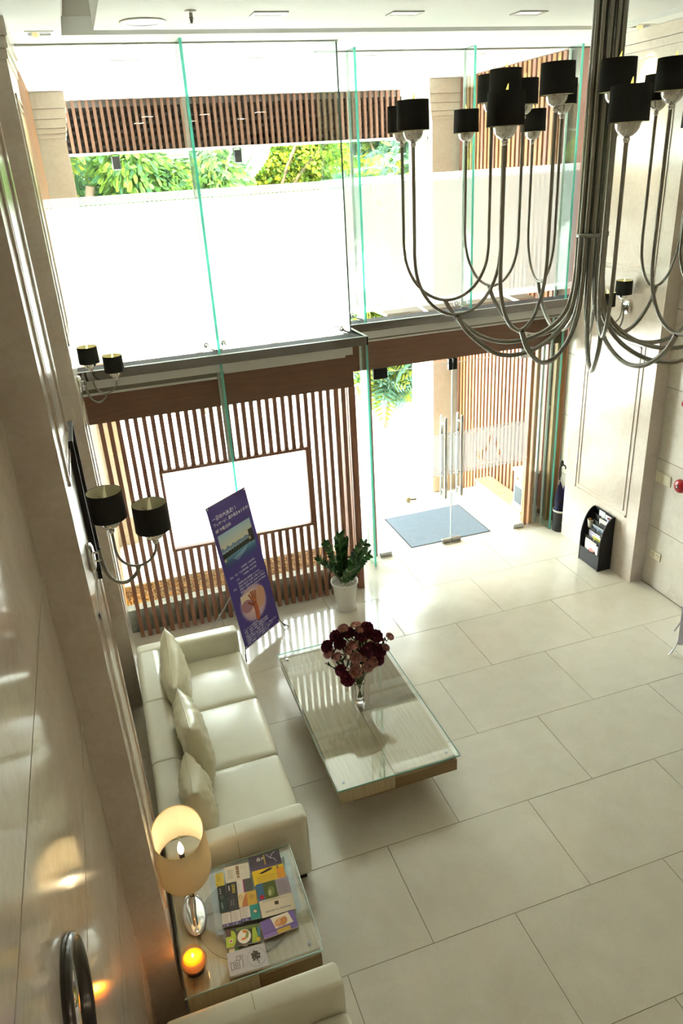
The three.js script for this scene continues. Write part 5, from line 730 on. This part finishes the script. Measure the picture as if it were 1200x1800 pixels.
  const cards = [['small pale yellow card at the left back corner of the holder', 0.098, -3.412, 0.053, 0.09, 0, (g, w, h) => { g.fillStyle = '#cdb945'; g.fillRect(0, 0, w, h); lines(g, 10, 18, 30, 4, 12, '#857325', 3); g.fillStyle = '#3c3520'; g.fillRect(8, 76, 6, 6); }],
    ['black card with white dots and a pale ring, second row left', 0.097, -3.318, 0.054, 0.092, 1, (g, w, h) => { g.fillStyle = '#1f2422'; g.fillRect(0, 0, w, h); g.fillStyle = '#c9d2cc'; for (const y of [18, 32, 46]) g.fillRect(14, y, 7, 8); g.strokeStyle = '#8fa39a'; g.lineWidth = 3; g.beginPath(); g.arc(24, 76, 9, 0, 7); g.stroke(); }],
    ['dark card with bold yellow lettering, second row', 0.157, -3.319, 0.063, 0.094, 1, (g, w, h) => { g.fillStyle = '#2e2b34'; g.fillRect(0, 0, w, h); g.save(); g.translate(22, 8); g.rotate(PI / 2); g.fillStyle = '#e3cf3a'; g.font = 'bold 24px sans-serif'; g.fillText('ZERO', 6, -10); g.restore(); g.fillStyle = '#d8d4c4'; g.fillRect(12, 18, 6, 34); }],
    ['white card with a magenta edge strip, second row', 0.213, -3.318, 0.044, 0.09, 1, (g, w, h) => { g.fillStyle = '#dcd6d4'; g.fillRect(0, 0, w, h); g.fillStyle = '#c23a86'; g.fillRect(w - 8, 0, 8, h); lines(g, 6, 12, 16, 8, 9, '#9db0a0'); }],
    ['plain dark grey card, second row next to the magenta strip', 0.261, -3.314, 0.056, 0.087, 1, (g, w, h) => { g.fillStyle = '#4f524c'; g.fillRect(0, 0, w, h); g.fillStyle = '#5d6058'; g.fillRect(6, 6, w - 12, 4); }],
    ['dark teal card with a pale streak, third row left', 0.09, -3.231, 0.054, 0.09, 2, (g, w, h) => { g.fillStyle = '#1d3538'; g.fillRect(0, 0, w, h); g.fillStyle = '#7f9a9c'; g.beginPath(); g.ellipse(20, 46, 5, 26, -0.1, 0, 7); g.fill(); }],
    ['dark charcoal card with two thin lines, third row', 0.15, -3.227, 0.061, 0.096, 2, (g, w, h) => { g.fillStyle = '#33343a'; g.fillRect(0, 0, w, h); g.fillStyle = '#a5a7a8'; g.fillRect(16, 26, 3, 34); g.fillRect(30, 22, 3, 40); }],
    ['cream card with an orange wave and a round emblem, third row', 0.208, -3.228, 0.054, 0.086, 2, (g, w, h) => { g.fillStyle = '#dcc894'; g.fillRect(0, 0, w, h); g.fillStyle = '#b9733e'; g.beginPath(); g.moveTo(w, 0); g.quadraticCurveTo(26, 50, 22, h); g.lineTo(w, h); g.fill(); g.strokeStyle = '#7a5a34'; g.lineWidth = 2; g.beginPath(); g.arc(18, 26, 11, 0, 7); g.stroke(); }],
    ['amber card with a thin round seal, third row right', 0.264, -3.221, 0.058, 0.09, 2, (g, w, h) => { g.fillStyle = '#cfa944'; g.fillRect(0, 0, w, h); g.strokeStyle = '#7a6030'; g.lineWidth = 2; g.beginPath(); g.arc(30, 40, 13, 0, 7); g.moveTo(36, 40); g.arc(30, 40, 6, 0, 7); g.stroke(); }],
    ['turquoise card with a pale shell picture, front row right', 0.263, -3.126, 0.057, 0.092, 3, (g, w, h) => { g.fillStyle = '#2f9088'; g.fillRect(0, 0, w, h); g.fillStyle = '#4b6d6a'; g.beginPath(); g.ellipse(30, 44, 17, 14, 0, 0, 7); g.fill(); g.fillStyle = '#cfc3ae'; g.beginPath(); g.ellipse(30, 44, 11, 9, 0.3, 0, 7); g.fill(); }]];
  const white3 = (g, w, h) => { g.fillStyle = '#d2d0cc'; g.fillRect(0, 0, w, h); lines(g, 5, 8, 44, 9, 7, '#9a9a98'); g.fillStyle = '#3f3a7c'; g.fillRect(0, h - 20, w, 20); g.fillStyle = '#b9b6dc'; g.fillRect(8, h - 13, 7, 7); g.fillRect(24, h - 14, 22, 3); g.fillRect(24, h - 8, 18, 3); };
  cards.push(['white card with a blue bottom stripe, front row left end', 0.088, -3.136, 0.053, 0.084, 3, white3], ['white card with a blue bottom stripe, front row between two others', 0.145, -3.13, 0.054, 0.086, 3, white3], ['white card with a blue bottom stripe, front row beside the turquoise card', 0.204, -3.133, 0.058, 0.09, 3, white3]);
  for (const [l, x, z, w, h, r, d] of cards) leaflet('business_card', l, x, z, w, h, -6, Y(r), T, P(60, 94, d), 'cards in the acrylic holder');
  leaflet('leaflet', 'green food menu leaflet with a plate photograph in front of the holder', 0.162, -3.009, 0.2, 0.112, -8, 0.514, 0.04, P(200, 112, (g, w, h) => { g.fillStyle = '#34362a'; g.fillRect(0, 0, w, h); g.fillStyle = '#5f6f30'; g.fillRect(60, 0, 140, 22); g.fillStyle = '#a7bf2c'; g.beginPath(); g.ellipse(24, 70, 34, 60, 0.2, 0, 7); g.fill(); g.fillStyle = '#4c2a26'; g.fillRect(0, 0, 30, 46); g.fillStyle = '#f0ead8'; g.fillRect(18, 64, 20, 22); g.fillStyle = '#9c2f2a'; g.fillRect(22, 68, 12, 12); g.fillStyle = '#e3e0d2'; g.beginPath(); g.ellipse(106, 62, 40, 44, 0, 0, 7); g.fill(); g.fillStyle = '#c9772a'; g.beginPath(); g.ellipse(112, 32, 16, 9, 0.3, 0, 7); g.ellipse(104, 76, 16, 8, -0.2, 0, 7); g.fill(); g.fillStyle = '#7e8f4a'; g.beginPath(); g.ellipse(124, 56, 9, 22, 0.2, 0, 7); g.fill(); g.fillStyle = '#9cb41f'; g.beginPath(); g.moveTo(156, 20); g.lineTo(176, 20); g.lineTo(192, 112); g.lineTo(150, 112); g.fill(); g.fillStyle = '#3f7f86'; g.fillRect(184, 20, 16, 60); g.fillStyle = '#d8c030'; g.fillRect(178, 84, 20, 24); }), undefined, 3);
  leaflet('leaflet', 'leaflet with a white and green corner peeping out under the grey sheets', 0.14, -2.945, 0.15, 0.1, -8, 0.5035, 0.0, P(150, 100, (g, w, h) => { g.fillStyle = '#3a3c30'; g.fillRect(0, 0, w, h); g.fillStyle = '#dedab6'; g.fillRect(0, 0, 44, h); g.fillStyle = '#4d8a46'; g.beginPath(); g.moveTo(40, 0); g.lineTo(66, 0); g.lineTo(44, h); g.lineTo(28, h); g.fill(); g.fillStyle = '#d7cdb8'; g.fillRect(84, 20, 26, 24); }));
  leaflet('leaflet', 'stack of grey map sheets with a dark island drawing at the table front', 0.156, -2.858, 0.222, 0.142, -3, 0.5085, 0.0, P(444, 284, (g, w, h) => { g.fillStyle = '#bcbdc4'; g.fillRect(0, 0, w, h); g.strokeStyle = '#33343a'; g.lineWidth = 5; g.strokeRect(30, 130, 30, 90); g.strokeRect(78, 120, 48, 100); g.strokeRect(104, 70, 46, 50); g.beginPath(); g.moveTo(170, 60); g.lineTo(164, 230); g.moveTo(126, 90); g.lineTo(150, 90); g.stroke(); lines(g, 84, 140, 34, 8, 9, '#5a5b62', 4); lines(g, 180, 70, 40, 14, 12, '#a6a7b0', 4); g.fillStyle = '#3a3330'; for (let i = 0; i < 60; i++) { const a = i * 2.4, r = 46 * sqrt((i % 17) / 17); g.beginPath(); g.arc(320 + r * cos(a) * 1.1, 128 + r * sin(a) * 1.3, 5 + (i % 5) * 2, 0, 7); g.fill(); } g.fillStyle = '#6d6e78'; for (let i = 0; i < 26; i++) { const a = i / 26 * 6.28; g.fillRect(320 + 104 * cos(a), 140 + 112 * sin(a), 12, 4); g.fillRect(320 + 104 * cos(a), 148 + 112 * sin(a), 16, 3); } g.fillStyle = '#4a3a36'; g.fillRect(340, 190, 8, 40); }), undefined, 7);
}

// ================================================================== trees beyond the porch
const leafMat = (c) => phy({ color: c, roughness: 0.55, transmission: 0.35, thickness: 0, ior: 1.3, specularIntensity: 0.4 });
const leafGeo = (() => { const g = new THREE.PlaneGeometry(1, 1, 2, 3), p = g.attributes.position; for (let i = 0; i < p.count; i++) { const u = p.getX(i) * 2, v = p.getY(i) + 0.5; p.setXYZ(i, u * 0.5 * sin(clamp(v * 0.94 + 0.04) * PI), v, 0.12 * u * u - 0.15 * v * v); } g.computeVertexNormals(); return g; })();
const pinnate = (n, len, lw, droop) => { const gs = [tube([[0, 0, 0], [0, len * 0.5, -droop * 0.25 * len], [0, len, -droop * len]], 0.012 * len, 6, 4)]; for (let k = 1; k <= n; k++) for (const s of [-1, 1]) { const f = k / n, l = lw * (0.5 + 0.9 * sin(f * PI * 0.85 + 0.3)), g = leafGeo.clone().scale(lw * 0.26, l, l * 0.6); g.rotateZ(-s * 1.05); g.translate(0, f * len, -droop * f * f * len); gs.push(g); } return mergeGeometries(gs.map(plain)); };
const fernFrond = pinnate(17, 0.62, 0.125, 0.3), splitLeaf = pinnate(7, 0.5, 0.2, 0.5), palmFrond = pinnate(26, 2.0, 0.62, 0.5);
function scatter(name, geo, mat, parent, n, place, tint) {
  const m = new THREE.InstancedMesh(geo, mat, n), q = new THREE.Matrix4(), c = new THREE.Color();
  for (let i = 0; i < n; i++) { const { p, d, s, roll = rnd(0, 6.28) } = place(i); q.compose(p, new THREE.Quaternion().setFromUnitVectors(V(0, 1, 0), d.normalize()).multiply(new THREE.Quaternion().setFromAxisAngle(V(0, 1, 0), roll)), V(s, s, s)); m.setMatrixAt(i, q); const k = rnd(0.75, 1.25), [r, g, b] = tint(i, p); m.setColorAt(i, c.setRGB(r * k * 0.52, g * k * 0.55, b * k * 0.58)); }
  m.name = name; parent.add(m); m.userData.kind = 'stuff'; return m;
}
const barkM = std({ color: 0x5d4f3c, roughness: 0.9 }), leafAny = leafMat(0xffffff);
function tree(label, x, z, h, clumps, geo, size, n, tint, droopy = false, trunkR = 0.12) {
  const t = thing('tree', label, 'tree', [x, -0.55, z]), H = h + 0.55;
  part('trunk', tube([[0, 0, 0], [rnd(-0.1, 0.1), H * 0.3, 0.05], [rnd(-0.2, 0.2), H * 0.6, 0], [clumps[0][0] * 0.5, H * 0.85, clumps[0][2] * 0.5]], trunkR, 16, 8), barkM, t);
  clumps.forEach(([cx, cy, cz]) => part('branch', tube([[0, H * 0.42, 0], [cx * 0.4, lerp(H * 0.45, cy + 0.55, 0.6), cz * 0.4], [cx, cy + 0.55, cz]], trunkR * 0.35, 10, 6), barkM, t));
  scatter('foliage', geo, leafAny, t, n, () => { const [cx, cy, cz, r] = clumps[floor(rnd(0, clumps.length - 0.001))], u = rnd(-1, 1), a = rnd(0, 6.28), w = sqrt(1 - u * u), rr = r * Math.pow(rnd(), 0.38), d = V(w * cos(a), u, w * sin(a)); const p = V(cx, cy + 0.55, cz).addScaledVector(d, rr); d.y = droopy ? d.y * 0.3 - 0.55 : d.y * 0.6 + rnd(-0.2, 0.5); d.x += rnd(-0.3, 0.3); d.z += rnd(-0.3, 0.3); return { p, d, s: size * rnd(0.7, 1.3) }; }, tint);
  return t;
}
const cl = (n, sx, y0, y1, sz, r0, r1) => Array.from({ length: n }, () => [rnd(-sx, sx), rnd(y0, y1), rnd(-sz, sz), rnd(r0, r1)]);
const dark = () => [[0.10, 0.27, 0.12], [0.12, 0.31, 0.10], [0.17, 0.36, 0.09]][floor(rnd(0, 2.99))], bright = () => [[0.36, 0.46, 0.04], [0.44, 0.48, 0.035], [0.26, 0.42, 0.05], [0.52, 0.50, 0.04]][floor(rnd(0, 3.99))], mid = () => [[0.22, 0.42, 0.07], [0.29, 0.45, 0.05], [0.17, 0.36, 0.09]][floor(rnd(0, 2.99))], blue = () => [[0.16, 0.33, 0.21], [0.20, 0.36, 0.23], [0.13, 0.29, 0.15]][floor(rnd(0, 2.99))];
tree('feathery dark green tree at the far left, beside the left porch pillar', 0.0, -16.5, 5.4, cl(10, 1.5, 3.6, 5.6, 0.9, 0.5, 0.8), fernFrond, 0.27, 10500, (i) => (i % 4 ? dark() : bright()), true, 0.09);
tree('feathery green tree with drooping fronds left of the palm', 2.05, -17.2, 5.3, cl(9, 1.1, 3.7, 5.6, 0.9, 0.5, 0.8), fernFrond, 0.27, 9000, (i) => (i % 3 ? mid() : dark()), true, 0.09);
tree('yellow-green bushy tree glowing in the sun right of the palm', 4.6, -20, 6.0, cl(18, 1.9, 3.2, 6.2, 1.2, 0.55, 1.0), leafGeo, 0.095, 22000, (i) => (i % 5 ? bright() : mid()));
tree('broad yellow-green tree standing behind the glass fins', 7.2, -21, 6.0, cl(18, 2.1, 3.0, 6.2, 1.2, 0.6, 1.0), leafGeo, 0.095, 22000, (i) => (i % 3 ? bright() : mid()));
tree('drooping blue-green tree at the right end of the view, left of the right porch pillar', 6.55, -16.0, 5.6, cl(10, 1.0, 3.4, 5.7, 0.8, 0.5, 0.8), splitLeaf, 0.36, 7500, (i) => (i % 4 ? blue() : bright()), true, 0.09);
tree('tall darker tree far back at the left, behind the feathery trees', -1.6, -24, 7.0, cl(16, 3.4, 3.0, 7.2, 1.2, 0.8, 1.3), leafGeo, 0.13, 16000, (i) => (i % 3 ? mid() : bright()));
tree('tall green tree far back in the middle, behind the palm', 2.6, -25, 7.0, cl(16, 2.6, 3.0, 7.2, 1.2, 0.8, 1.3), leafGeo, 0.13, 16000, (i) => (i % 3 ? mid() : bright()));
tree('tall green tree far back at the right, above the pavement', 9.8, -25, 7.0, cl(18, 3.6, 2.6, 7.2, 1.2, 0.9, 1.4), leafGeo, 0.13, 16000, (i) => (i % 2 ? mid() : bright()));
tree('low split-leaved green tree seen through the left door above the paving', 5.5, -14.2, 2.4, cl(9, 0.32, 0.15, 2.3, 0.35, 0.25, 0.42), splitLeaf, 0.85, 420, (i) => (i % 3 ? blue() : bright()), true, 0.05);
{
  const t = thing('palm', 'pale palm with long arching fronds in the middle of the view over the frosted glass', 'palm', [2.75, -0.55, -17.6]);
  part('trunk', tube([[0, 0, 0], [0.05, 2.4, 0], [0.1, 4.7, 0]], 0.11, 14, 10), std({ color: 0x9a9484, roughness: 0.9 }), t);
  const fm = leafMat(0xa9bfa0); for (let k = 0; k < 13; k++) { const f = part('frond', palmFrond, fm, t); f.position.set(0.1, 4.7, 0); const a = k / 13 * 2 * PI + 0.3, el = 0.35 + 0.55 * ((k * 7) % 5) / 5; f.quaternion.setFromUnitVectors(V(0, 1, 0), V(cos(a) * cos(el), sin(el), sin(a) * cos(el))); f.rotateY(PI / 2 - a + (k % 2) * 0.4); }
}

scene.traverse((o) => { if (o.isMesh) { o.castShadow = true; o.receiveShadow = true; } if (o.isLight && o.shadow) o.castShadow = true; });
renderer.render(scene, camera);
